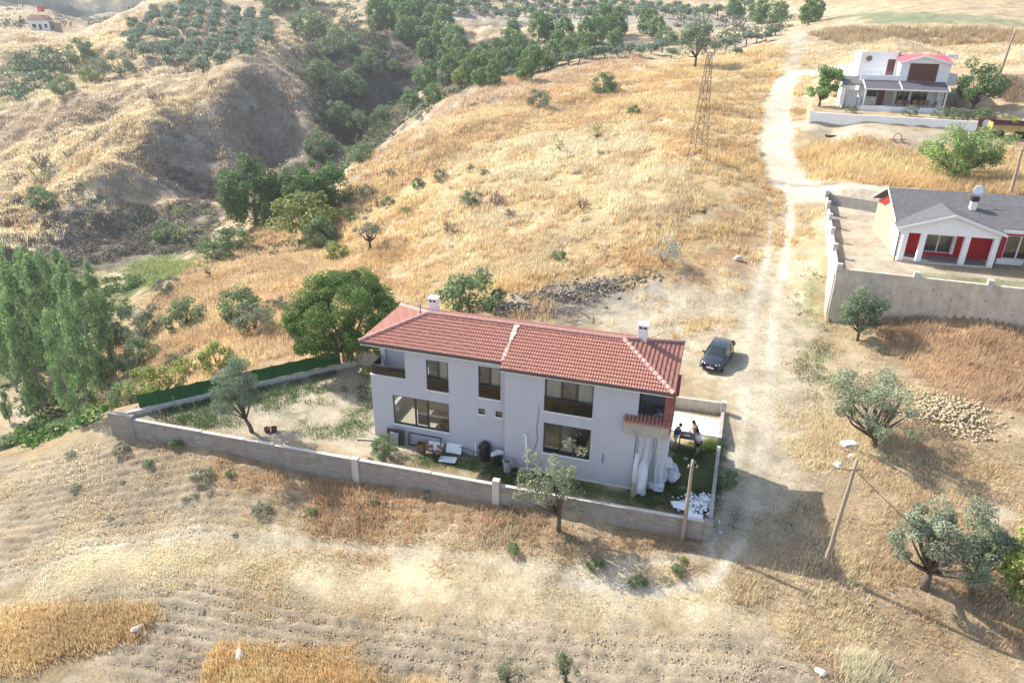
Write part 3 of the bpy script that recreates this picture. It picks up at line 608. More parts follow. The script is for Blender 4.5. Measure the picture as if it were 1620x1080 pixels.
    tile_slope('roof_tiles', (U0,V1,ZE), (0,-1,0), sL, V1-V0, sL.length, [side((U0,V0,0),(a[0],a[1],0),(U0,VM,0)), side((U0,V1,0),(a[0],a[1],0),(U0,VM,0))], T, M['tile'])
    ZM = ZEr
    sR = Vector((b[0]-U1,0,ZR-ZE)); tile_slope('roof_tiles', (U1,V0r,ZE-.05), (0,1,0), Vector((b[0]-U1,0,ZR-ZE+.05)), V1-V0r, Vector((b[0]-U1,0,ZR-ZE+.05)).length, [side((U1,V0r,0),(b[0],b[1],0),(U1,VM,0)), side((U1,V1,0),(b[0],b[1],0),(U1,VM,0))], T, M['tile'])
    up = Vector((0,0,.05))
    for p, q in ((a,b),((U0,V0,ZE),a),((U0,V1,ZE),a),((U1,V0r,ZEr),b),((U1,V1,ZE),b)):
        c = MB(); ridge_caps(c, Vector(p)+up, Vector(q)+up); c.build('ridge_tiles', M['tile_cap'], T)
    # joint between the two roof halves, with mortar left on it
    mo = MB(); n_ = 9
    for i in range(n_):
        f0, f1 = i/n_, (i+1)/n_; w_ = random.uniform(.05, .13) if i < 5 else random.uniform(.10, .2)
        p = Vector((JX, V0+.02, ZE+.02)).lerp(Vector((JX, VM, ZR)), f0); q = Vector((JX, V0, ZE)).lerp(Vector((JX, VM, ZR)), f1)
        mo.slab([p+Vector((-w_,0,.06)), p+Vector((w_,0,.06)), q+Vector((w_*random.uniform(.6,1.3),0,.06)), q+Vector((-w_,0,.06))], (0,0,.05))
    mo.build('mortar_joint', M['mortar'], T)
    MB().box(U0, JX, V0-.05, V0+.02, ZE-.13, ZE+.03).box(JX, U1, V0r-.05, V0r+.02, ZEr-.13, ZEr+.03).box(U0-.05, U0+.02, V0, V1, ZE-.13, ZE+.02).box(U1-.02, U1+.05, V0r, V1, ZE-.16, ZE-.01).build('gutter', M['gutter'], T)
    MB().box(U0+.03, JX, V0+.021, V0+.1, ZE-.22, ZE-.02).box(JX, U1-.04, V0r+.021, V0r+.1, ZEr-.22, ZEr-.02).box(U0+.021, U0+.08, V0+.1, V1, ZE-.2, ZE-.02).build('fascia', M['white_trim'], T)
    for u in (2.74, 15.15):
        c = MB().box(u-.26, u+.26, 3.15, 3.65, 6.9, 8.15); co_ = c.build('chimney', M['white_paint'], T, bevel=.02)
        MB().box(u-.3, u+.3, 3.11, 3.69, 8.15, 8.2).build('chimney_cap', M['white_paint'], co_)
        MB().box(u-.2, u-.02, 3.145, 3.2, 7.95, 8.08).box(u+.04, u+.22, 3.145, 3.2, 7.95, 8.08).build('flue_opening', M['dark_metal'], co_)
    MB().tube([(2.2,2.6,7.3),(2.2,2.6,7.95)], .03, 6).build('vent_pipe', M['dark_metal'], T)
    MB().box(L1-.06, L1-.01, -.03, -.002, .1, ZT-.1).build('joint_strip', M['steel'], T)
    q = MB(); pts = [(10.35,-.50,4.3),(10.33,-.51,3.6),(10.25,-.51,2.9),(10.32,-.51,2.2),(10.2,-.51,1.6),(10.0,-.51,1.1),(9.6,-.51,.7)]
    q.tube(pts, .012, 5); q.build('cable', M['dark_metal'], T); MB().box(14.0, 14.03, -.52, -.49, 1.35, 1.95).build('wall_pipe', M['dark_metal'], T)
    return T
grey_house()
# ------------------------------------------------------------------ walls and fence of the plot
def frame2(a, b):
    """origin at a, x axis to b: matrix, length"""
    a = Vector(a); b = Vector(b); an = math.atan2(b.y-a.y, b.x-a.x); return a, an, (b-a).length
def garden_walls():
    o, an, L = frame2(YA+(0,), YD+(0,))
    T = thing('garden_wall', 'long low concrete wall running along the front of the plot below the grey house', 'wall', (o.x, o.y, 0), an)
    m = MB(); q = MB(); x = 1.6; tops = [.30,.27,.24,.24,.22,.22,.22]; ln = (L-.25-1.6)/7
    m.box(-.2, 1.6, -.14, .14, -2.4, .52)
    for i, t in enumerate(tops): m.box(x+.002, x+ln, -.11, .11, -2.4, t); q.box(x+.03, x+ln-.03, -.115, .115, t+.001, t+.015); x += ln
    m.box(L-.25, L+.15, -.16, .16, -2.4, .30); m.build('wall', M['wall_board'], T); q.build('pale_top', M['concrete_pale'], T)  # thin strip over the wall: sunlight on its top put into the paler colour
    for px in (788, 563):
        d = (Vector(PZ(px, 768 if px > 700 else 733, .4)+(0,))-Vector((o.x, o.y, 0))).length
        MB().box(d-.2, d+.2, -.17, .17, -1.6, .52 if px > 700 else .32).build('post', M['concrete_pale'], T, bevel=.01)
    o, an, L = frame2(YD+(0,), YC+(0,))
    T = thing('garden_wall', 'narrow concrete wall on the track side of the plot, right of the grey house', 'wall', (o.x, o.y, 0), an)
    MB().box(.25, L*.62, -.10, .10, -1.4, .32).box(L*.70, L-.2, -.10, .10, -1.2, .32).build('wall', M['concrete'], T)
    MB().box(L-.2, L+.12, -.16, .16, -.6, .95).build('post', M['concrete_pale'], T, bevel=.01)
    o, an, L = frame2(YC+(0,), YB+(0,))
    T = thing('garden_wall', 'stained concrete wall behind the grey house and the white patio', 'wall', (o.x, o.y, 0), an)
    MB().box(.2, 7.5, -.10, .10, -.8, .85).box(L-2.3, L, -.10, .10, -.8, 1.2).build('wall', M['wall_stain'], T)
    o, an, L = frame2(YB+(0,), YA+(0,))
    T = thing('mesh_fence', 'green mesh fence on a low concrete footing along the back left edge of the garden', 'fence', (o.x, o.y, 0), an)
    m = MB(); x = 0; ds = L-.6
    MB().box(.1, L-.15, .0, .22, -.9, .34).build('footing', M['concrete_pale'], T)
    g = MB(); n = 11
    for i in range(n):
        a, b = 1.2+(ds-2.2)*i/n, 1.2+(ds-2.2)*(i+1)/n; N_ = 6
        for k in range(N_):
            xa, xb = a+(b-a)*k/N_, a+(b-a)*(k+1)/N_; sa, sb = .05*math.sin(math.pi*k/N_), .05*math.sin(math.pi*(k+1)/N_)
            g.quad((xa,-.06-sa,.30),(xb,-.06-sb,.30),(xb,-.10,1.28-sb),(xa,-.10,1.28-sa))
        MB().tube([(a,-.05,-.2),(a,-.09,1.36)], .025, 5).build('post', M['dark_metal'], T)
    g.build('mesh', M['green_mesh'], T)
garden_walls()
T = thing('patio', 'white concrete patio slab between the grey house and the track', 'patio')
pp = [PZ(1050,641,.05), PZ(1145,655,.05), PZ(1143,683,.05), PZ(1050,671,.05)]
MB().prism(pp, -.1, .06).build('slab', new_mat('white_concrete', (.72,.71,.69), .8, noise=(1.5,.94,1.03)), T, bevel=.01)

# ------------------------------------------------------------------ red house and its retaining wall
def red_house():
    yw = -.235; T = thing('bungalow', 'single storey house with dark grey roof, red siding and white gabled porch', 'house', (31.18, 55.14, 0), yw)
    Z0 = 5.45
    MB().box(-.02, 6.95, -.02, 2.2, 4.9, 5.62).build('porch_floor', M['concrete_pale'], T)
    MB().box(.1, 6.8, .1, 2.0, 5.622, 5.64).build('floor_tiles', new_mat('grey_brown_floor', (.21,.18,.18), .7), T)
    w = MB(); wall_grid(w, .35, 7.2, 5.0, 8.0, 2.0, 2.2, [(2.2,4.35,5.9,7.4)]); wall_grid(w, 7.2, 17, 5.2, 8.25, 1.6, 1.8, [(8.0,10.9,5.95,7.85),(12.5,15,5.95,7.85)]); w.build('front_wall', M['red_siding'], T)
    s = MB()
    pass
    dm = new_mat('dark_red_siding', (.38,.018,.02), .6)
    for a, b in ((.36,2.0),(4.56,7.1)):
        s = MB()
        for i in range(14): s.box(a, b, 1.975, 1.998, 5.7+i*.16, 5.72+i*.16)
        s.build('siding_boards', dm, T)
    MB().box(7.22, 17, 1.5, 1.59, 5.1, 5.93).build('base_band', M['white_paint'], T)
    sw = MB(); sw.add([(0,2.2,5.0),(0,9.6,5.0),(0,9.6,8.1),(0,5.5,9.95),(0,2.2,8.5),(.2,2.2,5.0),(.2,9.6,5.0),(.2,9.6,8.1),(.2,5.5,9.95),(.2,2.2,8.5)], [(0,1,2,3,4),(9,8,7,6,5),(0,5,6,1),(1,6,7,2),(2,7,8,3),(3,8,9,4),(4,9,5,0)]); sw.build('side_wall', M['peach_wall'], T)
    MB().add([(-.02,7.2,8.3),(-.02,9.5,8.1),(-.02,5.5,9.85),(-.02,4.6,9.4)], [(0,1,2,3)]).build('gable_strip', M['red_siding'], T)
    MB().box(-.01, .34, 1.2, 2.2, 5.0, 8.0).box(-.03, .0, 2.2, 2.6, 5.0, 8.4).build('corner_panel', M['white_paint'], T)
    window(T, 2.2, 4.35, 5.9, 7.4, 2.0, [3.3], fr='white_trim', sill=False); window(T, 8.0, 10.9, 5.95, 7.85, 1.6, [9.0], fr='white_trim', sill=False); window(T, 12.5, 15, 5.95, 7.85, 1.6, [13.7], fr='white_trim', sill=False)
    for z0, z1, u0, u1 in ((5.85,7.45,2.0,2.2),(5.85,7.45,4.35,4.55)): MB().box(u0, u1, 1.93, 1.99, z0, z1).build('window_trim', M['white_paint'], T)
    MB().box(-.02, .02, 3.2, 3.6, 6.3, 7.6).build('side_window', M['white_trim'], T)
    for u in (.02, 1.35, 4.5, 6.55): MB().box(u, u+.38, .0, .36, 5.62, 7.9).build('porch_column', M['white_paint'], T, bevel=.01)
    g = MB(); g.slab([(-.3,0,7.9),(6.95,0,7.9),(6.95,0,8.2),(3.33,0,9.36),(-.3,0,8.2)], (0,.2,0)); g.build('porch_gable', M['white_paint'], T)
    MB().box(-.3, 6.95, .2, 2.0, 7.86, 7.9).build('porch_ceiling', M['white_paint'], T)
    # main roof: front and back slopes, then the porch roof running into it
    r = MB(); ez, rz_, ev_, rv = 8.36, 10.15, .95, 5.5
    r.slab([(-.45,ev_,ez),(17.5,ev_,ez),(17.5,rv,rz_),(-.45,rv,rz_)], (0,0,.1)); r.slab([(-.45,rv,rz_),(17.5,rv,rz_),(17.5,10.1,ez-.1),(-.45,10.1,ez-.1)], (0,0,.1)); r.build('main_roof', M['grey_shingle'], T)
    r = MB(); vb = 4.2; r.slab([(-.55,-.25,8.15),(3.33,-.25,9.45),(3.33,vb,9.49),(-.55,1.4,8.35)], (0,0,.12)); r.build('porch_roof', M['grey_shingle'], T)
    r = MB(); r.slab([(3.33,-.25,9.45),(7.22,-.25,8.15),(7.22,1.0,8.38),(3.33,vb,9.49)], (0,0,.12)); r.build('porch_roof', M['grey_shingle'], T)
    f = MB()
    for a, b in (((-.58,-.25,8.12),(3.33,-.25,9.42)),((3.33,-.25,9.42),(7.25,-.25,8.12))):
        f.slab([a, b, (b[0],b[1],b[2]+.2), (a[0],a[1],a[2]+.2)], (0,-.04,0))
    f.slab([(-.5,ev_,ez),(-.5,rv,rz_),(-.5,rv,rz_+.16),(-.5,ev_,ez+.16)], (-.05,0,0)); f.slab([(-.5,rv,rz_),(-.5,10.1,ez-.1),(-.5,10.1,ez+.06),(-.5,rv,rz_+.16)], (-.05,0,0)); f.box(7.3, 17.5, .85, .93, ez-.18, ez+.06); f.build('fascia', M['white_trim'], T)
    c = MB().box(5.3, 5.75, 3.1, 3.5, 9.0, 10.0); ch = c.build('chimney', M['white_paint'], T); MB().box(5.27, 5.78, 3.07, 3.53, 10.0, 10.4).build('chimney_cap', M['black_plastic'], ch)
    MB().tube([(-.5,-.22,8.1),(-.3,.05,7.9),(-.2,.05,5.5)], .05, 6).build('downpipe', M['dark_metal'], T); MB().tube([(7.0,-.1,8.0),(7.0,.02,5.4)], .05, 6).build('downpipe', M['dark_metal'], T)
    d = thing('satellite_dish', 'pale round satellite dish above the chimney of the grey-roofed red house', 'satellite dish'); d.location = T.matrix_world @ Vector((0,0,0)); 
    c_, s_ = math.cos(yw), math.sin(yw); d.location = (31.18+5.85*c_-4.2*s_, 55.14+5.85*s_+4.2*c_, 9.75); d.rotation_euler = (0,0,yw)
    Mx = Matrix.Translation((0,-.25,.95)) @ Matrix.Rotation(R(68), 4, 'X'); MB().lathe([(.0,.0),(.2,.02),(.42,.09),(.43,.1),(.2,.04),(0,.02)], n=20, M=Mx).build('dish', M['board_white'], d, smooth=True)
    MB().tube([(0,0,0),(0,0,.8),(0,-.2,.95)], .025, 6).build('mast', M['steel'], d); MB().tube([(0,-.25,.7),(0,-.75,.95)], .015, 5).build('feed_arm', M['steel'], d)
red_house()
def red_walls():
    o, an, L = frame2(RW[0]+(0,), RW[1]+(0,)); T = thing('retaining_wall', 'tall stained concrete retaining wall with weep holes below the red house', 'wall', (o.x, o.y, 0), an)
    MB().box(0, L, -.13, .13, 1.0, 6.12).build('wall', M['wall_stain'], T)
    for px in (1326, 1439, 1558):
        d = max(.1, (Vector(PZ(px, 425 if px > 1500 else 413, 6.1)+(0,))-Vector((o.x, o.y, 0))).length if px > 1330 else .12); MB().box(d-.2, d+.2, -.18, .18, 5.6, 6.5).build('post', M['concrete_pale'], T, bevel=.01)
    h = MB(); g = np.random.default_rng(3)
    for i in range(19):
        x = .5+i*.68+g.normal()*.05; z = 5.35-.3*(i % 3)-g.uniform(0,.1) if i < 12 else 4.9-.8*(i % 2); h.lathe([(.0,.0),(.045,.0)], (0,0,0), 8, Matrix.Translation((x,-.134,z)) @ Matrix.Rotation(R(90), 4, 'X'))
    h.build('weep_holes', M['black_plastic'], T)
    a = PZ(1299,310,5.5); o, an, L = frame2(RW[0]+(0,), a+(0,)); T = thing('boundary_wall', 'stepped pale concrete wall along the left side of the red house yard', 'wall', (o.x, o.y, 0), an)
    n = 5
    m = MB()
    for i in range(n):
        x0, x1 = .15+(L-.3)*i/n, .15+(L-.3)*(i+1)/n; t = 6.1+.08*i
        if i == 3: x1 -= .9
        m.box(x0+.002, x1, -.12, .12, 2.0, t)
    m.build('wall', M['concrete_pale'], T)
    for i in range(1, n+1): x0 = .15+(L-.3)*i/n; MB().box(x0-.2, x0+.2, -.17, .17, 5.0, 6.6+.08*i).build('post', M['concrete_pale'], T, bevel=.01)
    b = PZ(1386,322,5.5); o, an, L = frame2(a+(0,), b+(0,)); T = thing('boundary_wall', 'grey concrete wall at the back of the red house yard, reaching the house corner', 'wall', (o.x, o.y, 0), an)
    MB().box(.2, L, -.12, .12, 4.8, 6.6).build('wall', M['concrete'], T)
    for x0 in (L-.1,): MB().box(x0-.2, x0+.2, -.17, .17, 5.0, 7.3).build('post', M['concrete'], T, bevel=.01)
red_walls()
# ------------------------------------------------------------------ white house up the hill
def white_house():
    yw = -.235; T = thing('villa', 'white two storey house with pink red roof and dark porch roof up the hill', 'house', (45.5, 97.6, 0), yw); W = M['white_paint']
    MB().box(-.1, 9.85, 0, 2.8, 11.4, 12.45).box(-.1, 9.85, 0, .2, 12.45, 12.62).build('porch_base', W, T)
    w = MB(); wall_grid(w, 0, 10.2, 12.0, 15.5, 2.8, 3.0, [(.8,2.1,13.5,14.5),(4.5,6.0,12.7,14.5),(6.3,8.2,12.7,14.5)]); w.build('ground_floor_wall', W, T)
    MB().box(.2, 2.0, 2.70, 2.79, 12.5, 13.5).build('tiled_counter', M['stone'], T)
    for u0, u1, z0, z1, ps in ((.8,2.1,13.5,14.5,[1.45]),(4.5,6.0,12.7,14.5,[5.25]),(6.3,8.2,12.7,14.5,[7.2])): window(T, u0, u1, z0, z1, 2.8, ps, sill=False)
    MB().box(2.15, 3.0, 2.72, 2.79, 12.46, 14.4).build('door', M['wood_dk'], T)
    MB().box(.02, .2, 3.0, 9, 12.0, 16.0).box(10.0, 10.2, 3.0, 9, 12.0, 17.7).box(.2, 10.0, 8.8, 9, 12.0, 17.9).box(.2, 10.0, 3.0, 8.8, 15.3, 15.55).build('side_walls', W, T)
    MB().box(-.4, 4.2, 2.62, 2.78, 15.5, 16.2).build('terrace_parapet', W, T)
    r = MB()
    for z in (16.4, 16.6): r.tube([(-.3,2.7,z),(4.15,2.7,z)], .02, 5)
    for u in (-.3,.8,1.9,3.0,4.1): r.tube([(u,2.7,16.2),(u,2.7,16.6)], .02, 5)
    r.build('terrace_rail', M['steel'], T)
    w = MB(); wall_grid(w, -.4, 4.35, 15.55, 18.9, 5.0, 5.2, [(3.05,4.0,16.05,18.05)]); w.box(-.4, -.2, 5.2, 9, 15.55, 18.9); w.build('upper_wall', W, T)
    MB().box(3.06, 3.99, 5.05, 5.1, 16.06, 18.04).build('shutter_door', M['wood_dk'], T)
    MB().slab([(4.22,2.6,15.5),(10.12,2.6,15.5),(10.12,2.6,17.75),(6.8,2.6,18.55),(4.22,2.6,17.75)], (0,.2,0)).build('gable_wall', W, T)
    MB().box(4.2, 4.4, 2.8, 5.0, 15.5, 17.9).build('upper_side_wall', W, T)
    s = MB().box(5.28, 8.65, 2.5, 2.59, 15.62, 17.75); so = s.build('roller_shutter', M['wood_dk'], T); MB().box(6.93, 6.98, 2.48, 2.499, 15.62, 17.75).build('shutter_rail', M['gutter'], so)
    r = MB(); r.slab([(4.0,2.35,17.68),(6.8,2.35,18.60),(6.8,6.2,18.62),(4.0,6.4,18.55)], (0,0,.09)); r.slab([(6.8,2.35,18.60),(10.4,2.35,17.68),(10.4,6.4,18.55),(6.8,6.2,18.62)], (0,0,.09)); r.slab([(4.0,6.41,18.55),(10.4,6.41,18.55),(10.4,9.2,17.7),(4.0,9.2,17.7)], (0,0,.09)); r.build('roof', M['red_sheet'], T)
    f = MB()
    for a, b in (((3.95,2.33,17.6),(6.8,2.33,18.52)),((6.8,2.33,18.52),(10.45,2.33,17.6))): f.slab([a,b,(b[0],b[1],b[2]+.28),(a[0],a[1],a[2]+.28)], (0,-.06,0))
    f.box(10.42, 10.55, 2.3, 6.4, 17.65, 17.9); f.build('fascia', W, T)
    MB().box(10.3, 11.6, 6.0, 6.6, 18.45, 18.8).build('roof_ledge', W, T); MB().box(4.15, 4.45, 4.9, 5.2, 18.0, 19.0).build('chimney', M['concrete'], T); MB().tube([(9.0,5.5,18.5),(9.0,5.5,19.2)], .05, 5).build('vent_pipe', M['rusty'], T)
    p = MB(); p.slab([(-.05,-.1,14.68),(9.95,-.1,14.68),(9.95,2.6,15.50),(-.05,2.6,15.50)], (0,0,.07)); p.build('porch_roof', new_mat('dark_porch_roof', (.105,.10,.115), .7), T)
    e = MB()
    for u in (-.08, 4.3, 9.9): e.slab([(u,-.15,14.66),(u+.12,-.15,14.66),(u+.12,2.6,15.5),(u,2.6,15.5)], (0,0,.13))
    e.box(-.08, 10.0, -.16, -.1, 14.6, 14.76); e.build('porch_roof_trim', M['white_trim'], T)
    for u in (.02, 9.6): MB().box(u, u+.14, .02, .16, 12.62, 14.66).build('porch_post', M['white_trim'], T)
    MB().box(9.2, 9.6, 2.0, 2.7, 12.5, 14.6).build('porch_side_panel', W, T)
    a = MB(); a.box(-2.2, -2.0, 2, 6, 12.0, 15.0).box(-2.0, -.1, 5.8, 6, 12.0, 15.2).box(-1.5,-.2,3.2,3.3,12.1,14.2); a.build('annex_wall', M['white_paint'], T); MB().slab([(-2.5,1.6,14.9),(-.05,1.6,14.95),(-.05,5,15.75),(-2.5,5,15.7)], (0,0,.1)).build('annex_roof', M['grey_shingle'], T)
    MB().box(10.2, 11.4, 3.4, 6.5, 15.2, 15.4).box(11.2, 11.4, 3.4, 6.5, 15.4, 16.5).box(10.2,11.2,3.4,3.55,15.4,16.4).build('side_balcony', W, T)
    def wp(u, v, z): return (45.5+u*math.cos(yw)-v*math.sin(yw), 97.6+u*math.sin(yw)+v*math.cos(yw), z)
    d = thing('satellite_dish', 'reddish satellite dish on the upper wall of the white house', 'satellite dish', wp(.5, 4.7, 17.4), yw); MB().lathe([(.0,.0),(.2,.02),(.42,.09),(.2,.04),(0,.02)], n=16, M=Matrix.Translation((0,-.2,.7)) @ Matrix.Rotation(R(60), 4, 'X')).build('dish', M['rusty'], d, smooth=True); MB().tube([(0,.28,.2),(0,0,.2),(0,-.15,.7)], .03, 5).build('bracket', M['steel'], d)
    # porch furniture
    def chair(u, v, rz):
        c = thing('garden_chair', 'wooden garden chair in the row on the porch of the white house', 'chair', wp(u, v, 12.46), rz, 'chairs on the porch of the white house')
        MB().box(-.28,.28,-.26,.26,.42,.48).build('seat', M['wood'], c); MB().box(-.28,.28,.22,.28,.5,1.0).build('backrest', M['wood'], c)
        for x in (-.24,.24):
            for y in (-.22,.22): MB().box(x-.025,x+.025,y-.025,y+.025,0,.42).build('leg', M['wood'], c)
    for u, r in ((4.6,2.6),(5.4,3.3),(6.4,2.9),(7.0,3.4),(7.9,2.7),(8.6,3.6)): chair(u, .9+.3*math.sin(u*5), r)
    for u, lab in ((5.0,'left wooden table between the chairs on the white house porch'),(7.4,'right wooden table between the chairs on the white house porch')):
        t = thing('table', lab, 'table', wp(u, 1.7, 12.46), yw); MB().box(-.5,.5,-.35,.35,.7,.75).build('table_top', M['wood_pale'], t)
        for x in (-.45,.45):
            for y in (-.3,.3): MB().box(x-.03,x+.03,y-.03,y+.03,0,.7).build('leg', M['wood_pale'], t)
    s = thing('glass_cabinet', 'pale shelf cabinet beside the brown door on the porch', 'cabinet', wp(3.5, 2.4, 12.46), yw); c = MB().box(-.45,.45,-.18,.18,0,.06).box(-.45,.45,-.18,.18,1.74,1.8).box(-.45,-.4,-.18,.18,.06,1.74).box(.4,.45,-.18,.18,.06,1.74).box(-.4,.4,.14,.18,.06,1.74); c.build('frame', M['stone'], s)
    for z in (.5,.95,1.4): MB().box(-.4,.4,-.16,.14,z,z+.03).build('shelf', M['stone'], s)
    o, an, L = frame2(WW[0]+(0,), WW[1]+(0,)); T = thing('boundary_wall', 'white painted boundary wall in front of the white house', 'wall', (o.x, o.y, 0), an)
    MB().box(0, L, -.12, .12, 9.6, 12.35).build('wall', M['white_paint'], T); MB().box(-.16, .16, -.16, .16, 10, 12.6).build('post', M['white_paint'], T)
white_house()
# ------------------------------------------------------------------ far house with its flag
def far_house():
    L = G(58, 68); z = L[2]; T = thing('farmhouse', 'small far house with reddish roof on the ridge at upper left', 'house', (L[0], L[1], z), .3); T.scale = (.85,.85,.85); W = M['white_paint']
    w = MB(); wall_grid(w, -5.5, 2.5, -1, 4.2, 0, .25, [(-4.5,-3,1,2.6),(-2,-.8,.2,2.4),(.3,1.6,1,2.6)]); w.box(-5.5,-5.25,.25,6,-1,4.2).box(2.25,2.5,.25,6,-1,4.2).box(-5.25,2.25,5.75,6,-1,4.2); w.build('wall', W, T)
    MB().slab([(-6,-.5,4.2),(3,-.5,4.2),(2,3,6.2),(-5,3,6.2)], (0,0,.15)).slab([(-6,6.5,4.2),(-5,3,6.2),(2,3,6.2),(3,6.5,4.2)], (0,0,.15)).slab([(-6,-.5,4.2),(-5,3,6.2),(-6,6.5,4.2)], (0,0,.15)).slab([(3,-.5,4.2),(3,6.5,4.2),(2,3,6.2)], (0,0,.15)).build('roof', new_mat('weathered_red_roof', (.22,.12,.10), .9), T)
    MB().box(2.6, 6.5, .4, 4, -1, 3.2).build('annex', M['wood_pale'], T); MB().slab([(2.55,-.2,3.1),(6.9,-.2,3.0),(6.9,4.3,3.5),(2.55,4.3,3.6)], (0,0,.12)).build('annex_roof', M['wood_dk'], T)
    MB().box(3.2, 4.2, .3, .39, .4, 2.2).build('window', M['dark_metal'], T); MB().box(-5.0,-3.6,.05,.1,3.0,3.8).build('shutter', M['wood_dk'], T)
    f = thing('flag', 'red flag with white crescent and star flying above the far house', 'flag', (L[0]-2.5, L[1]+3, z+4.2), -.2); f.scale = (.65,.65,.65); MB().tube([(0,0,-6),(0,0,6.5)], .09, 6).build('pole', M['steel'], f)
    q = MB(); n = 12
    for i in range(n):
        a, b = i/n, (i+1)/n; q.quad((.1+4.4*a,.35*math.sin(a*7),3.6),(.1+4.4*b,.35*math.sin(b*7),3.6),(.1+4.4*b,.35*math.sin(b*7),6.4),(.1+4.4*a,.35*math.sin(a*7),6.4))
    c = q.build('cloth', new_mat('flag_red', (.62,.02,.02), .8), f)
    e = MB(); cv = []
    for k in range(24): an = 2*math.pi*k/24; cv.append((1.5+.72*math.cos(an), 5.0+.72*math.sin(an), 1.68+.58*math.cos(an), 5.0+.58*math.sin(an)))
    fy = lambda x: .35*math.sin((x-.1)/4.4*7)-.05
    for k in range(24):
        A_, B_ = cv[k], cv[(k+1) % 24]
        if abs(A_[0]-A_[2])+abs(A_[1]-A_[3]) < .05: continue
        e.quad((A_[0],fy(A_[0]),A_[1]),(B_[0],fy(B_[0]),B_[1]),(B_[2],fy(B_[2]),B_[3]),(A_[2],fy(A_[2]),A_[3]))
    st = [(2.65+(.36 if k % 2 == 0 else .15)*math.cos(math.pi+k*math.pi/5), 5.0+(.36 if k % 2 == 0 else .15)*math.sin(math.pi+k*math.pi/5)) for k in range(10)]
    e.quad(*[(x, fy(x), y) for x, y in st]); e.build('crescent_and_star', M['white_paint'], c)
far_house()
# ------------------------------------------------------------------ poles, lattice tower, cable
def pole(base, top, label, name='utility_pole', r=.105, arm=False):
    L = G(*base); t = PY(top[0], top[1], L[1]); T = thing(name, label, 'pole', L); d = Vector((t[0]-L[0], 0, t[2]-L[2]))
    g = np.random.default_rng(int(base[0])); k = 8; pts = [tuple(d*(i/k)+Vector((g.normal()*.012, g.normal()*.012, 0))) for i in range(k+1)]; pts[0] = (0,0,-.6)
    MB().tube(pts, [r*(1.15-.45*i/k) for i in range(k+1)], 10).build('pole', M['wood_pale'], T, smooth=True)
    MB().tube([tuple(d*.93+Vector((-.25,-.12,0))), tuple(d*.93+Vector((.25,-.12,0)))], .03, 6).build('bracket', M['rusty'], T)
    for s in (-.2, .2): MB().lathe([(.0,0),(.04,.0),(.05,.05),(.03,.08),(.045,.11),(.0,.13)], tuple(d*.93+Vector((s,-.12,.03))), 8).build('insulator', M['stone'], T, smooth=True)
    return Vector(L)+d*.93
p1 = pole((1312,890),(1360,713),'leaning wooden utility pole standing at the edge of the track')
pole((1088,846),(1101,720),'short wooden pole standing just outside the front right wall corner')
pole((1568,104),(1593,28),'slanting dark wooden pole on the slope above the white house', r=.16)
pole((1592,288),(1610,212),'wooden pole right of the big green shrub behind the red house', r=.15)
pole((1283,102),(1284,88),'small thin pole beside the gravel track left of the white house', r=.10)
e_ = Vector(PY(1680, 960, 21.0)); pts = []
for i in range(15): f = i/14; q = p1.lerp(e_, f); q.z -= 1.2*4*f*(1-f)*.5; pts.append(tuple(q))
tag(MB().tube(pts, .016, 5).build('overhead_cable', M['black_plastic']), 'thin dark cable running from the leaning pole past the big olive tree', 'cable')
TWM = new_mat('dull_brown_steel', (.13,.105,.09), .8)
def tower():
    L = G(1095, 247); T = thing('lattice_tower', 'rusty steel lattice tower on the golden hillside', 'tower', L, .2); h = 11.6; n = 12; w = lambda t: .85*(1-t)+.2*t
    cs = ((-1,-1),(1,-1),(1,1),(-1,1))
    for a, b in cs: MB().tube([(a*w(0),b*w(0),-.5),(a*w(1),b*w(1),h)], .032, 4).build('leg', TWM, T)
    for k in range(4):
        a, b = cs[k], cs[(k+1) % 4]; m = MB()
        for i in range(n):
            t0, t1 = i/n, (i+1)/n; p, q = (a, b) if i % 2 else (b, a)
            m.tube([(p[0]*w(t0),p[1]*w(t0),h*t0),(q[0]*w(t1),q[1]*w(t1),h*t1)], .028, 4); m.tube([(a[0]*w(t1),a[1]*w(t1),h*t1),(b[0]*w(t1),b[1]*w(t1),h*t1)], .02, 4)
        m.build('bracing', TWM, T)
    MB().tube([(-.6,0,h-.3),(.6,0,h-.3)], .04, 5).build('cross_arm', M['steel'], T)
tower()
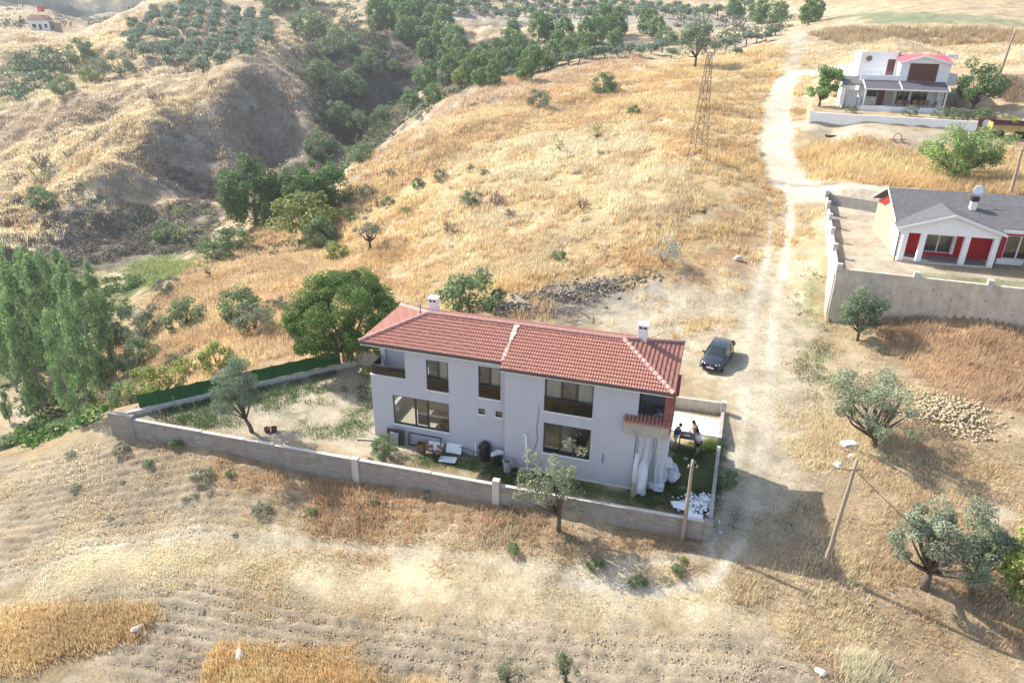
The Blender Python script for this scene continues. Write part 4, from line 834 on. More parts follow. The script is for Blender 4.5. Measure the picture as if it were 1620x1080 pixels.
# ------------------------------------------------------------------ the car
def car():
    g0 = G(1133, 590); T = thing('parked_car', 'dark blue-grey five door hatchback parked on the pale ground behind the house', 'car', (15.15, 46.9, H(15.15, 46.9)-.01), math.atan2(-.868, -.495))
    paint = new_mat('dark_blue_paint', (.035,.04,.055), .28, .6, .3); paint.node_tree.nodes['Principled BSDF'].inputs['Coat Weight'].default_value = .6
    glass = new_mat('car_glass', (.02,.03,.032), .08, .7); rub = new_mat('tyre_rubber', (.015,.015,.015), .85); lamp = new_mat('lamp_glass', (.60,.62,.64), .12, .8); tl = new_mat('tail_lamp', (.30,.01,.01), .2, .6)
    # lower body: stations along x (front +), [x, half width, bottom, belt height, crown height]
    S = [(1.95,.50,.34,.50,.52),(1.90,.66,.26,.60,.64),(1.78,.76,.22,.66,.74),(1.5,.80,.20,.74,.84),(1.1,.82,.20,.83,.92),(.85,.825,.20,.88,.96),(.3,.825,.19,.90,.96),(-.5,.825,.19,.92,.97),(-1.2,.82,.20,.95,1.0),(-1.65,.79,.22,.95,1.0),(-1.85,.72,.26,.90,.96),(-1.93,.62,.34,.80,.82)]
    V = []; prof = lambda w, b, s, c: [(w*.80,b),(w*.98,b+.08),(w*1.0,b+.28),(w*.985,s-.14),(w*.93,s),(w*.80,s+(c-s)*.55),(w*.45,c),(0,c+.012)]
    for x, w_, b_, s_, c_ in S:
        p = prof(w_, b_, s_, c_); V += [(x, y, z) for y, z in p]+[(x, -y, z) for y, z in p[-2::-1]]
    k = 15; F = [(i*k+j, i*k+j+1, (i+1)*k+j+1, (i+1)*k+j) for i in range(len(S)-1) for j in range(k-1)]; F += [tuple(range(k))[::-1], tuple((len(S)-1)*k+j for j in range(k))]+[(i*k, (i+1)*k, (i+1)*k+k-1, i*k+k-1) for i in range(len(S)-1)]
    body = MB().add(V, F).build('body', paint, T, smooth=True)
    # cabin: glass shell, then roof and pillars
    st = [(.95,.62,.93,.93),(.35,.60,.90,1.36),(.10,.59,.90,1.43),(-.6,.60,.92,1.46),(-1.25,.58,.94,1.42),(-1.62,.55,.95,1.28),(-1.86,.54,.96,.98)]
    V = []
    for x, wt, zb, zt in st:
        wb = .76; t = (zt-zb)/.5; wt2 = wb-(wb-wt)*min(1, t); p = [(wb,zb-.02),((wb+wt2)/2+.01,(zb+zt)/2),(wt2,zt-.02),(wt2*.6,zt),(0,zt+.01)]; V += [(x,y,z) for y, z in p]+[(x,-y,z) for y, z in p[-2::-1]]
    k = 9; F = [(i*k+j, i*k+j+1, (i+1)*k+j+1, (i+1)*k+j) for i in range(len(st)-1) for j in range(k-1)]
    MB().add(V, F).build('windows', glass, T, smooth=True)
    def off(i, j, d=.012):
        v = Vector(V[i*k+j]); c = Vector((v.x, 0, 1.0)); return tuple(v+(v-c).normalized()*d)
    r = MB(); idx = [1,2,3,4,5]
    RV = [off(i, j, .02) for i in idx for j in range(2, 7)]; r.add(RV, [(a*5+b, a*5+b+1, (a+1)*5+b+1, (a+1)*5+b) for a in range(4) for b in range(4)]); r.build('roof', paint, T, smooth=True)
    pl = MB()
    for sgn in (0, 1):
        q = (lambda i, j: off(i, j if not sgn else k-1-j, .015))
        pl.tube([q(0,0), q(1,2)], .035, 5); pl.tube([q(1,2), q(2,2), q(3,2), q(4,2), q(5,2)], .03, 5); pl.tube([q(3,0), q(3,2)], .035, 5); pl.tube([q(5,0), q(5,2)], .07, 5); pl.tube([q(5,2), q(6,1)], .05, 5)
    pl.build('pillars', paint, T, smooth=True)
    for sx in (1.28, -1.20):
        for sy in (-1, 1):
            w = MB().lathe([(.0,-.09),(.19,-.09),(.27,-.08),(.29,-.04),(.29,.04),(.27,.08),(.19,.09),(.0,.09)], n=22, M=Matrix.Translation((sx, sy*.74, .29)) @ Matrix.Rotation(R(90), 4, 'X')).build('wheel', rub, T, smooth=True)
            h = MB().lathe([(.0,.0),(.06,.02),(.17,.0),(.185,-.02)], n=16, M=Matrix.Translation((sx, sy*.832, .29)) @ Matrix.Rotation(R(-90*sy), 4, 'X'))
            for a in range(6): an = a*math.pi/3; h.tube([(sx,sy*.84,.29),(sx+.17*math.cos(an),sy*.84,.29+.17*math.sin(an))], .018, 4)
            h.build('rim', M['steel'], w)
            MB().lathe([(.30,-.01),(.335,0),(.335,.01)], n=20, M=Matrix.Translation((sx, sy*.824, .29)) @ Matrix.Rotation(R(90), 4, 'X')).build('wheel_arch', rub, T)
    for sy in (-1, 1):
        for dx, rr, y in ((1.80,.10,.58),(1.87,.065,.40)):
            MB().lathe([(.0,.05),(rr*.7,.04),(rr,.0),(rr*1.02,-.03)], n=14, M=Matrix.Translation((dx, sy*y, .62)) @ Matrix.Rotation(R(62), 4, 'Y')).build('headlight', lamp, T, smooth=True)
        MB().cbox((-1.84, sy*.60, .80), (.10,.16,.22), (0,0,-sy*.35)).build('tail_light', tl, T)
        mi = MB().cbox((.72, sy*.90, .98), (.12,.18,.12)); mi.build('door_mirror', paint, T, bevel=.03)
        MB().box(-.42,-.28, sy*.825-.008, sy*.825+.008, .80,.83).box(-1.15,-1.02, sy*.82-.008, sy*.82+.008, .82,.85).build('door_handle', paint, T)
        sm = MB()
        for x in (.80,-.30,-1.08): sm.tube([(x,sy*.832,.30),(x,sy*.835,.55),(x,sy*.822,.80),(x,sy*.775,.92)], .005, 4)
        sm.build('door_seam', rub, T)
    MB().cbox((1.93,0,.565), (.04,.62,.11)).build('grille', M['black_plastic'], T); MB().lathe([(.0,.02),(.055,.02),(.055,0)], n=14, M=Matrix.Translation((1.955,0,.575)) @ Matrix.Rotation(R(80), 4, 'Y')).build('badge', M['steel'], T)
    MB().cbox((1.965,0,.40), (.02,.52,.11)).build('number_plate', M['white_paint'], T); MB().cbox((1.93,0,.28), (.08,1.05,.12)).build('lower_bumper', M['black_plastic'], T, bevel=.02)
    MB().cbox((-1.95,0,.62), (.02,.52,.11)).build('number_plate', M['white_paint'], T)
    MB().tube([(.93,-.5,.95),(.9,0,.97),(.93,.5,.95)], .015, 4).build('wiper', M['black_plastic'], T)
car()
# ------------------------------------------------------------------ people at the barbecue
SKIN = new_mat('skin', (.42,.24,.17), .6); HAIR = new_mat('dark_hair', (.025,.018,.014), .7); HAIRB = new_mat('brown_hair', (.12,.07,.04), .7)
def skinned(name, J, E, mat, parent, root=0, sub=1):
    """J: list of (x,y,z,rx,ry); E: edges; grown with the Skin modifier"""
    me = bpy.data.meshes.new(name); me.from_pydata([j[:3] for j in J], E, []); me.materials.append(mat); o = link(name, me, parent)
    m = o.modifiers.new('skin', 'SKIN'); m.use_smooth_shade = True; me.update(); sv = me.skin_vertices
    if not sv:
        bm = bmesh.new(); bm.from_mesh(me); bm.verts.layers.skin.verify(); bm.to_mesh(me); bm.free(); sv = me.skin_vertices
    for i, j in enumerate(J): sv[0].data[i].radius = (j[3], j[4]); sv[0].data[i].use_root = (i == root)
    if sub: s = o.modifiers.new('subdivision', 'SUBSURF'); s.levels = s.render_levels = sub
    return o
def person(label, loc, rz, top, bottom, hair, hands, lean=.12, hgt=1.72, spread=.12, feet=None, short=True, hair_long=False):
    """stands facing +x locally; hands = two wrist positions"""
    s = hgt/1.72; T = thing('person', label, 'person', loc, rz); T.scale = (s, s, s); l = lean
    sh = (l*.9, 1.40); J = [(0,0,.95,.14,.17),(l*.35,0,1.12,.115,.15),(l*.7,0,1.30,.125,.175),(sh[0],0,1.42,.09,.13),(l+.03,0,1.50,.055,.055),(l+.06,0,1.57,.06,.06)]; E = [(0,1),(1,2),(2,3),(3,4),(4,5)]
    nb = len(J); body = list(J); 
    for sd, h in ((1, hands[0]), (-1, hands[1])):
        s0 = Vector((sh[0], sd*.185, 1.40)); hd = Vector(h); el = s0.lerp(hd, .5)+Vector((-.06, sd*.07, -.09)); i = len(body)
        body += [(s0.x,s0.y,s0.z,.055,.055),(el.x,el.y,el.z,.04,.04),(hd.x,hd.y,hd.z,.027,.027)]; E += [(3,i),(i,i+1),(i+1,i+2)]
        fd = (hd-el).normalized(); sdv = fd.cross(Vector((0,0,1))).normalized(); pm = hd+fd*.07; body.append((pm.x,pm.y,pm.z,.036,.02)); E.append((i+2,i+3))
        for f, (o_, ln) in enumerate(((-.028,.072),(-.010,.082),(.010,.078),(.027,.062))):
            a = pm+sdv*o_+fd*.035; b = a+fd*ln*.5+Vector((0,0,-.008)); c = b+fd*ln*.35+Vector((0,0,-.025)); n = len(body)
            body += [(a.x,a.y,a.z,.0095,.0095),(b.x,b.y,b.z,.009,.009),(c.x,c.y,c.z,.0075,.0075)]; E += [(i+3,n),(n,n+1),(n+1,n+2)]
        a = hd+fd*.03-sdv*sd*.03; b = a+fd*.035-sdv*sd*.025; n = len(body); body += [(a.x,a.y,a.z,.011,.011),(b.x,b.y,b.z,.009,.009)]; E += [(i+3,n),(n,n+1)]
    for sd in (1, -1):
        ft = (feet or {}).get(sd, (0, sd*spread)); i = len(body); kn = (ft[0]*.5+.03, sd*.10*.6+ft[1]*.4, .50)
        body += [(0,sd*.09,.88,.10,.095),(kn[0],kn[1],kn[2],.058,.058),(ft[0]-.01,ft[1],.10,.038,.038),(ft[0]+.09,ft[1]+sd*.02,.045,.04,.03),(ft[0]+.17,ft[1]+sd*.03,.035,.03,.022)]; E += [(0,i),(i,i+1),(i+1,i+2),(i+2,i+3),(i+3,i+4)]
    B = skinned('body', body, E, SKIN, T, 0, 2)
    hx, hz = l+.09, 1.655; hp = [(.0,-.115),(.045,-.105),(.066,-.06),(.075,0),(.073,.05),(.055,.09),(.025,.108),(.0,.112)]
    hd = MB(); nn = 16; rings = []
    for r_, z in hp:
        for k_ in range(nn):
            an = 2*math.pi*k_/nn; x = r_*math.cos(an)*1.18; y = r_*math.sin(an)*.98
            if math.cos(an) > .93 and -.05 < z < .02: x += .018
            hd.v.append((hx+x+(-.012 if z > .05 else 0), y, hz+z))
    for i in range(len(hp)-1):
        for k_ in range(nn): hd.f.append((i*nn+k_, i*nn+(k_+1) % nn, (i+1)*nn+(k_+1) % nn, (i+1)*nn+k_))
    for sd in (1,-1): hd.tube([(hx-.01, sd*.068, hz-.02),(hx-.005, sd*.084, hz+.0)], [.018,.014], 6)
    ho = hd.build('head', SKIN, T, smooth=True)
    for sd in (1,-1): MB().lathe([(0,.004),(.009,.003),(.011,0)], n=8, M=Matrix.Translation((hx+.083, sd*.028, hz+.005)) @ Matrix.Rotation(R(90), 4, 'Y')).build('eye', HAIR, ho)
    MB().cbox((hx+.082, 0, hz-.062), (.008,.045,.009)).build('mouth', new_mat('lips', (.30,.10,.09), .6), ho)
    hr = MB(); hb = len(hr.v)
    for (r_, z) in [(.082,-.07 if hair_long else -.03),(.088,.02),(.078,.07),(.05,.108),(.0,.125)]:
        for k_ in range(nn):
            an = 2*math.pi*k_/nn; c = math.cos(an); x = r_*c*1.12-.02; z2 = z+(.06 if (c > .5 and z < .03) else 0)
            if c > .5 and z < .03: x -= .012
            hr.v.append((hx+x, r_*math.sin(an)*1.06, hz+z2))
    for i in range(4):
        for k_ in range(nn): hr.f.append((i*nn+k_, i*nn+(k_+1) % nn, (i+1)*nn+(k_+1) % nn, (i+1)*nn+k_))
    if hair_long: hr.tube([(hx-.09,0,hz),(hx-.12,0,hz-.12),(hx-.11,0,hz-.24)], [.05,.055,.03], 8)
    hr.build('hair', hair, T, smooth=True)
    # shirt with sleeves, then shorts
    G_ = .022; SJ = [(0,0,.92,.15+G_,.18+G_),(l*.35,0,1.12,.13+G_,.165+G_),(l*.7,0,1.30,.135+G_,.185+G_),(sh[0],0,1.43,.085+G_,.12+G_)]; SE = [(0,1),(1,2),(2,3)]
    for sd, h in ((1, hands[0]), (-1, hands[1])):
        s0 = Vector((sh[0], sd*.185, 1.40)); hd_ = Vector(h); el = s0.lerp(hd_, .5)+Vector((-.06, sd*.07, -.09)); q = s0.lerp(el, .72); i = len(SJ); SJ += [(s0.x,s0.y,s0.z,.078,.078),(q.x,q.y,q.z,.068,.068)]; SE += [(3,i),(i,i+1)]
    skinned('shirt', SJ, SE, top, T, 0, 2)
    PJ = [(0,0,.96,.155,.185)]; PE = []
    for sd in (1,-1):
        ft = (feet or {}).get(sd, (0, sd*spread)); i = len(PJ); e = .56 if short else .15; t = (.88-e)/.8
        PJ += [(0,sd*.095,.85,.115,.11),(ft[0]*t*.6+.02, sd*.1*(1-t)+ft[1]*t, e,.088,.088)]; PE += [(0,i),(i,i+1)]
    skinned('shorts', PJ, PE, bottom, T, 0, 2)
    return T
cl = lambda n, c: new_mat(n, c, .9)
pa = HW(17.6, 4.25); pb = HW(18.95, 4.0); pc = HW(18.75, 5.0)
person('person in blue shirt and white shorts standing left of the dark grill table', (pa[0], pa[1], .02), R(5)+HY, cl('blue_cloth', (.03,.10,.24)), cl('white_cloth', (.72,.74,.76)), HAIR, ((.42,.10,1.0),(.40,-.16,1.02)))
person('person in white shirt and black shorts at the right end of the grill', (pb[0], pb[1], .02), R(165)+HY, cl('white_shirt', (.72,.72,.78)), cl('black_shorts', (.015,.017,.025)), HAIR, ((.36,.14,1.02),(.34,-.14,1.05)), hgt=1.66, hair_long=True)
person('person with curly dark hair in a tan top, partly hidden behind the one in white', (pc[0], pc[1], .02), R(200)+HY, cl('tan_cloth', (.38,.26,.19)), cl('grey_shorts', (.2,.2,.22)), HAIRB, ((.38,.16,1.05),(.36,-.12,.95)), hgt=1.7, lean=.2, hair_long=True)
def grill():
    p = HW(18.3, 4.55); T = thing('grill_table', 'dark metal barbecue table between the standing people on the lawn', 'grill', (p[0], p[1], .02), HY)
    MB().box(-.5,.5,-.38,.38,.80,.86).build('table_top', M['dark_metal'], T); MB().box(-.42,.42,-.30,.30,.862,.90).box(-.47,-.43,-.36,.36,.862,1.0).build('fire_tray', new_mat('grey_tray', (.09,.09,.12), .6), T)
    for x in (-.45,.45):
        for y in (-.33,.33): MB().box(x-.03,x+.03,y-.03,y+.03,0,.80).build('leg', M['dark_metal'], T)
    t = thing('food_tray', 'small white tray of food lying on the dark barbecue table', 'tray', (p[0]-.1, p[1]-.12, .925), HY); MB().box(-.17,.17,-.1,.1,0,.025).build('tray', M['board_white'], t, bevel=.008); MB().box(-.13,.13,-.07,.07,.026,.05).build('food', new_mat('food', (.5,.4,.3), .8), t, bevel=.01)
    q = HW(17.15, 4.4); c = thing('garden_chair', 'white plastic chair behind the person in the blue shirt', 'chair', (q[0], q[1], .02), HY+.5)
    MB().box(-.23,.23,-.22,.22,.42,.45).build('seat', M['white_paint'], c, bevel=.01); MB().box(-.23,.23,.19,.22,.46,.88).build('backrest', M['white_paint'], c, bevel=.01)
    for x in (-.2,.2):
        for y in (-.19,.19): MB().tube([(x*1.1,y*1.1,0),(x,y,.42)], .018, 5).build('leg', M['white_paint'], c)
    for u, v, lab in ((18.35,3.35,'left pale stone lying on the lawn before the grill table'),(18.85,3.15,'right pale stone lying on the lawn before the grill table')):
        s_ = HW(u, v, 0); tag(rock('stone', s_, .11, 5, M['stone']), lab, 'stone')
def rock(name, loc, r, seed, mat, sq=.6, parent=None):
    bm = bmesh.new(); bmesh.ops.create_icosphere(bm, subdivisions=2, radius=1); g = np.random.default_rng(seed)
    ph = g.uniform(0, 6, 6)
    for v in bm.verts:
        k = 1+.22*math.sin(3*v.co.x+ph[0])+.18*math.sin(4*v.co.y+ph[1])+.15*math.sin(5*v.co.z+ph[2]); v.co = Vector((v.co.x*k*1.2, v.co.y*k, v.co.z*k*sq))*r
    me = bpy.data.meshes.new(name); bm.to_mesh(me); bm.free(); me.materials.append(mat); o = link(name, me, parent, loc, float(g.uniform(0,6))); return o
grill()
# ------------------------------------------------------------------ things stored round the grey house
def item(name, label, cat, u, v, rz=0.0, z=.02): p = HW(u, v, z); return thing(name, label, cat, p, HY+rz)
def lean_board(name, label, u, v, w_, h, mat, tilt=15, rz=0.0, fr=None):
    T = item(name, label, 'board', u, v, rz); Mx = Matrix.Rotation(R(-tilt), 4, 'X'); MB().box(-w_/2, w_/2, -.02, .02, 0, h, Mx).build('panel', mat, T, bevel=.004)
    if fr: MB().box(-w_/2-.03, -w_/2, -.025, .025, 0, h, Mx).box(w_/2, w_/2+.03, -.025, .025, 0, h, Mx).box(-w_/2-.03, w_/2+.03, -.025, .025, h, h+.03, Mx).build('rim', fr, T)
    return T
lean_board('cupboard', 'dark cupboard with a pale front leaning on the wall by the green bush', 1.55, -.42, 1.15, .95, M['dark_metal'], 8); lean_board('panel_board', 'pale lilac board in front of the dark cupboard', 1.5, -.58, .55, .80, new_mat('lilac_board', (.42,.39,.42), .8), 12)
lean_board('panel_board', 'bluish white board leaning on the wall left of the other white board', 4.05, -.36, .92, .52, M['board_white'], 30); lean_board('panel_board', 'white board leaning on the wall right of the dark folded chairs', 5.2, -.32, .95, .58, M['board_white'], 28)
T = item('panel_board', 'white board lying flat on the grass before the leaning boards', 'board', 5.15, -1.05, .1); MB().box(-.5,.5,-.28,.28,.03,.07).build('panel', M['board_white'], T, bevel=.004)
T = item('metal_frame', 'dark rectangular metal frame leaning under the big ground floor window', 'frame', 3.35, -.26); Mx = Matrix.Rotation(R(-12), 4, 'X'); MB().box(-1.05,1.05,-.02,.02,.0,.06,Mx).box(-1.05,1.05,-.02,.02,.74,.8,Mx).box(-1.05,-.99,-.02,.02,.06,.74,Mx).box(.99,1.05,-.02,.02,.06,.74,Mx).build('frame', M['dark_metal'], T)
T = item('crate', 'brown wooden crate between the metal frame and the white board', 'crate', 3.3, -.62); MB().box(-.22,.22,-.18,.18,0,.05).box(-.22,-.18,-.18,.18,.05,.55).box(.18,.22,-.18,.18,.05,.55).box(-.18,.18,-.18,-.14,.05,.5).box(-.18,.18,.14,.18,.05,.55).build('box', M['wood'], T)
def folded_chair(u, v, lab, rz):
    T = item('folding_chair', lab, 'chair', u, v, rz); MB().tube([(-.2,-.2,0),(-.2,.2,.8)], .015, 5).tube([(.2,-.2,0),(.2,.2,.8)], .015, 5).build('back_frame', M['dark_metal'], T); MB().tube([(-.18,.22,0),(-.18,-.18,.45)], .015, 5).tube([(.18,.22,0),(.18,-.18,.45)], .015, 5).build('legs', M['dark_metal'], T)
    MB().box(-.2,.2,-.2,.18,.42,.45).build('seat', M['wood'], T, bevel=.01); MB().box(-.2,.2,.10,.18,.6,.8).build('backrest', M['wood'], T)
folded_chair(4.05, -1.15, 'dark garden chair on the grass, left one of the pair', .3); folded_chair(4.55, -1.05, 'dark garden chair on the grass, right one of the pair', -.5)
T = item('pipe', 'thin dark pipe resting low against the wall beside the leaning boards', 'pipe', 6.0, -.15); MB().tube([(-.5,0,.42),(.1,0,.34),(.75,-.05,.25),(.8,-.05,.1)], .022, 6).build('pipe', M['dark_metal'], T)
T = item('pipe', 'short white upright pipe beside the left black bin', 'pipe', 6.55, -.12); MB().tube([(0,0,0),(0,0,.95)], .05, 8).build('pipe', M['white_paint'], T)
T = item('pipe', 'long white pipe leaning upright on the wall beside the olive tree', 'pipe', 9.95, -1.0); MB().tube([(0,0,0),(-.12,.12,1.2),(-.28,.38,2.35)], .05, 8).tube([(-.28,.38,2.35),(-.40,.38,2.35)], .05, 8).build('pipe', M['white_paint'], T, smooth=True)
def bin_(u, v, lab, col_='black_plastic', bag=None, s=1.0):
    T = item('waste_bin', lab, 'bin', u, v); MB().lathe([(0,0),(.24*s,0),(.30*s,.75*s),(.33*s,.76*s),(.33*s,.8*s),(.27*s,.8*s),(.22*s,.1),(0,.08)], n=14).build('bucket', M[col_], T, smooth=False)
    if bag: rock('rubbish_bag', (0,0,.78*s), .27*s, int(u*10), M[bag], .8, T)
bin_(7.15, -.30, 'black bin overflowing with a dark rubbish bag, left of the white-topped bin', bag='black_plastic', s=1.1); bin_(8.0, -.62, 'black bin with white rubbish showing on top', bag='plastic_bag'); bin_(8.75, -1.0, 'greenish grey bin at the right of the two black bins', col_='steel', s=.85)
T = item('tyre', 'old black tyre lying by the wall right of the bins', 'tyre', 9.3, -1.0); MB().lathe([(.2,0),(.3,.0),(.34,.08),(.3,.16),(.2,.16),(.17,.08),(.2,0)], n=18).build('tyre', M['black_plastic'], T, smooth=True)
T = item('board', 'dark plank lying on the ground at the left corner of the grey house', 'board', -.2, -.55, .2); MB().box(-.7,.5,-.1,.1,.03,.08).build('plank', M['concrete'], T)
# right end: sheets, bags, beam and post
def drape(name, label, u, v, wu, h, foot, mat, seed, cat='sheet', rz=0.0):
    T = item(name, label, cat, u, v, rz); g = np.random.default_rng(seed); nx, nz = 26, 30; V = []; ph = g.uniform(0, 6, 4)
    for j in range(nz+1):
        t = j/nz
        for i in range(nx+1):
            s = i/nx; fold = .09*math.sin(s*15+ph[0]+1.3*math.sin(t*4+ph[1]))+.05*math.sin(s*31+ph[2]+t*3); w_ = wu*(1-.12*math.sin(t*5+ph[3])*t); V.append(((s-.5)*w_+.05*math.sin(t*7), -foot*t**1.6+fold*(.4+.8*t), h*(1-t)+.03))
    F = [(j*(nx+1)+i, j*(nx+1)+i+1, (j+1)*(nx+1)+i+1, (j+1)*(nx+1)+i) for j in range(nz) for i in range(nx)]
    MB().add(V, F).build('sheet', mat, T, smooth=True); return T
drape('plastic_sheet', 'creased grey-white plastic sheet hanging under the right balcony', 16.1, -.25, .85, 3.55, .7, M['plastic_bag'], 3)
drape('plastic_sheet', 'pale blue wrapped panel at the right beneath the balcony', 17.05, -.1, .62, 3.5, .15, M['plastic_white'], 5); drape('plastic_sheet', 'pale blue wrapped panel beside the brown beam under the balcony', 16.6, -.05, .4, 3.6, .2, M['plastic_white'], 6)
def sack(name, label, pts, rad, mat, u, v, seed, cat='bag'):
    T = item(name, label, cat, u, v); g = np.random.default_rng(seed); m = MB(); m.tube(pts, rad, 18); 
    o = m.build('bag', mat, T, smooth=True)
    for vv in o.data.vertices: vv.co += Vector(g.normal(size=3))*.02
    s = o.modifiers.new('subdivision', 'SUBSURF'); s.levels = s.render_levels = 1
sack('plastic_roll', 'long white plastic sack leaning at the corner of the grey house', [(0,.7,2.05),(0,.45,1.6),(.0,.2,1.0),(-.05,.0,.4),(-.05,-.1,.05)], [.12,.30,.34,.30,.12], M['plastic_white'], 16.2, -.9, 4)
for i, (u, v, r, z, lab) in enumerate([(16.75,.15,.42,.35,'pale plastic bag in the heap, nearest the long white sack'),(17.15,.75,.48,.40,'crumpled pale bag in the middle of the heap by the house'),(17.0,-.15,.36,.28,'lowest round pale bag at the front of the heap'),(17.65,.95,.42,.38,'patterned pale bag at the right side of the heap'),(17.25,1.55,.40,.45,'pale bag at the back of the heap beneath the balcony'),(17.75,1.5,.34,.35,'small pale bag at the back right of the heap')]):
    p = HW(u, v, z); o = rock('plastic_bag', p, r, 60+i, M['plastic_bag'], .85); tag(o, lab, 'bag', 'plastic bags heaped by the grey house')
    tx = bpy.data.textures.new('crumple', 'CLOUDS'); tx.noise_scale = .16; s = o.modifiers.new('subdivision', 'SUBSURF'); s.levels = s.render_levels = 2; d = o.modifiers.new('crumple', 'DISPLACE'); d.texture = tx; d.strength = .16
T = item('box', 'white box resting on top of the bag heap', 'box', 17.35, 1.2, .4, .75); MB().box(-.28,.28,-.22,.22,.02,.42).build('carton', M['board_white'], T, bevel=.01)
T = item('box', 'small blue-white box leaning beside the brown beam', 'box', 16.6, .35, .5, .5); MB().cbox((0,0,.25), (.35,.22,.5), (.25,.2,0)).build('carton', M['board_white'], T, bevel=.01)
T = item('beam', 'long brown beam leaning from the balcony down to the bag heap', 'beam', 16.9, .35); Mx = Matrix.Rotation(R(-24), 4, 'Y') @ Matrix.Rotation(R(-6), 4, 'X'); MB().box(-.09,.09,-.05,.05,0,3.3,Mx).build('plank', M['wood'], T); 
T = item('post', 'upright post wrapped white on top with a brown wooden foot at the house corner', 'post', 15.85, -1.15); MB().box(-.11,.11,-.08,.08,-.1,.85).build('foot', M['wood_pale'], T); MB().tube([(0,0,.85),(0,.1,2.0),(.02,.25,2.6)], [.13,.12,.07], 10).build('wrapping', M['plastic_white'], T, smooth=True)
# balcony clutter
T = item('broom', 'black broom standing head up on the right balcony', 'broom', 16.0, .1, 0, 3.92); MB().tube([(0,-.1,0),(-.1,-.1,1.25)], .025, 6).build('handle', M['black_plastic'], T); MB().cbox((-.1,-.1,1.32), (.28,.1,.16)).build('head', M['black_plastic'], T, bevel=.03)
for i, (u, v, r, lab) in enumerate([(16.45,-.2,.28,'white woven sack on the right balcony, nearest the broom'),(16.7,.35,.30,'grey sack behind the white one on the right balcony')]):
    tag(rock('sack', HW(u, v, 4.2), r, 80+i, M['plastic_bag'], 1.0), lab, 'sack')
for i in range(6):
    T = item('roof_tile_stack', 'flat grey tile in the stack at the right end of the balcony', 'tile', 16.75, -.1+i*.16, 0, 4.0); T['group'] = 'tiles stacked on the balcony'; MB().cbox((0,0,.25), (.40,.06,.5), (R(-20),0,0)).build('tile', new_mat('lilac_tile', (.30,.27,.30), .9), T)
T = item('toolbox', 'reddish brown tool case at the back of the balcony', 'case', 16.5, .9, .3, 3.92); MB().box(-.3,.3,-.15,.15,.3,.55).box(-.3,.3,-.15,.15,0,.29).build('case', M['rusty'], T, bevel=.02); MB().tube([(-.1,0,.55),(-.08,0,.62),(.08,0,.62),(.1,0,.55)], .012, 5).build('handle', M['black_plastic'], T)
# rubble in the right front corner
def rubble(name, label, cen, sx, sy, h, n, r, mat, seed, kind='stuff', cat='rubble'):
    g = np.random.default_rng(seed); bm = bmesh.new(); bmesh.ops.create_icosphere(bm, subdivisions=1, radius=1); bv = np.array([v.co[:] for v in bm.verts]); bf = np.array([[v.index for v in f.verts] for f in bm.faces]); bm.free()
    V = []; F = []
    for i in range(n):
        x, y = g.normal(size=2)*.45; k = math.exp(-(x*x+y*y)*1.3); c = np.array((cen[0]+x*sx, cen[1]+y*sy, 0)); c[2] = H(c[0], c[1])+h*k*g.uniform(.2,1); q = bv*(1+g.uniform(-.45,.45,(len(bv),1)))*r*g.uniform(.3,1.9)*np.array((g.uniform(.8,1.5),1,.7)); a = g.uniform(0,6); q = q@np.array(((math.cos(a),-math.sin(a),0),(math.sin(a),math.cos(a),0),(0,0,1))); V.append(q+c); F.append(bf+i*len(bv))
    o = link(name, mesh_np(name, np.concatenate(V), np.concatenate(F), mat)); return tag(o, label, cat, kind=kind)
c = PZ(1110, 790, .1); rubble('rubble', 'heap of white rubble chips in the front right corner of the plot', c, 1.0, .9, .45, 300, .06, M['board_white'], 1)
for i, (px, py, rz, lab) in enumerate([(1083,792,.3,'white board lying left of the rubble heap'),(1092,797,-.2,'white board half under the rubble heap, beside another'),(1122,786,.9,'bluish white board at the right of the rubble heap'),(1105,812,-.1,'flat white board against the front wall below the rubble')]):
    p = PZ(px, py, .1); T = thing('panel_board', lab, 'board', (p[0], p[1], .1+.02*i), HY+rz); MB().cbox((0,0,.04), (.85,.5,.035), (.1,.06,0)).build('panel', M['board_white'], T, bevel=.004)
c = G(1505, 640); rubble('clod_heap', 'heap of dry earth clods on the ground right of the sprawling olive', c, 2.6, 2.6, .45, 1500, .062, new_mat('brown_clods', (.40,.325,.215), .95), 2, cat='earth')
for px, py, sx, n, s in ((880,468,4.5,160,3),(960,448,5,200,4),(820,490,3.5,110,5)):
    c = G(px, py); rubble('stone_heap', {880:'grey stones and earth along the edge of the cleared ground, middle part',960:'grey stones and earth heaped at the right part of the cleared edge',820:'grey stones and earth at the left end of the cleared edge'}[px], c, sx, 1.3, .5, n*2, .085, new_mat('grey_stone', (.27,.24,.19), .95, noise=(3,.7,1.2)), s, cat='stones')
# brush pile
def brush(px, py, label, n, L_, seed, mat='bark_grey'):
    c = G(px, py); T = thing('brush_pile', label, 'branches', c); g = np.random.default_rng(seed); m = MB()
    for i in range(n):
        a = g.normal()*.5+math.pi*(.95 if i % 4 else .6); p = Vector((g.normal()*.9, g.normal()*.6, .1+abs(g.normal())*.25)); d = Vector((math.cos(a), math.sin(a)*.7, .15+.2*abs(g.normal()))); r = .05 if i < 4 else .018
        L2 = L_*g.uniform(.5,1.1); pts = [tuple(p+d*(L2*t)+Vector((g.normal()*.08, g.normal()*.08, g.normal()*.06-.25*t*t))) for t in (0,.33,.66,1)]; m.tube(pts, [r, r*.7, r*.5, r*.3], 4, False)
        for _ in range(5):
            q = Vector(pts[g.integers(1,4)]); e = q+Vector(g.normal(size=3))*.5; m.tube([tuple(q), tuple(e)], [r*.4, r*.15], 3, False)
    m.build('branches', M[mat], T)
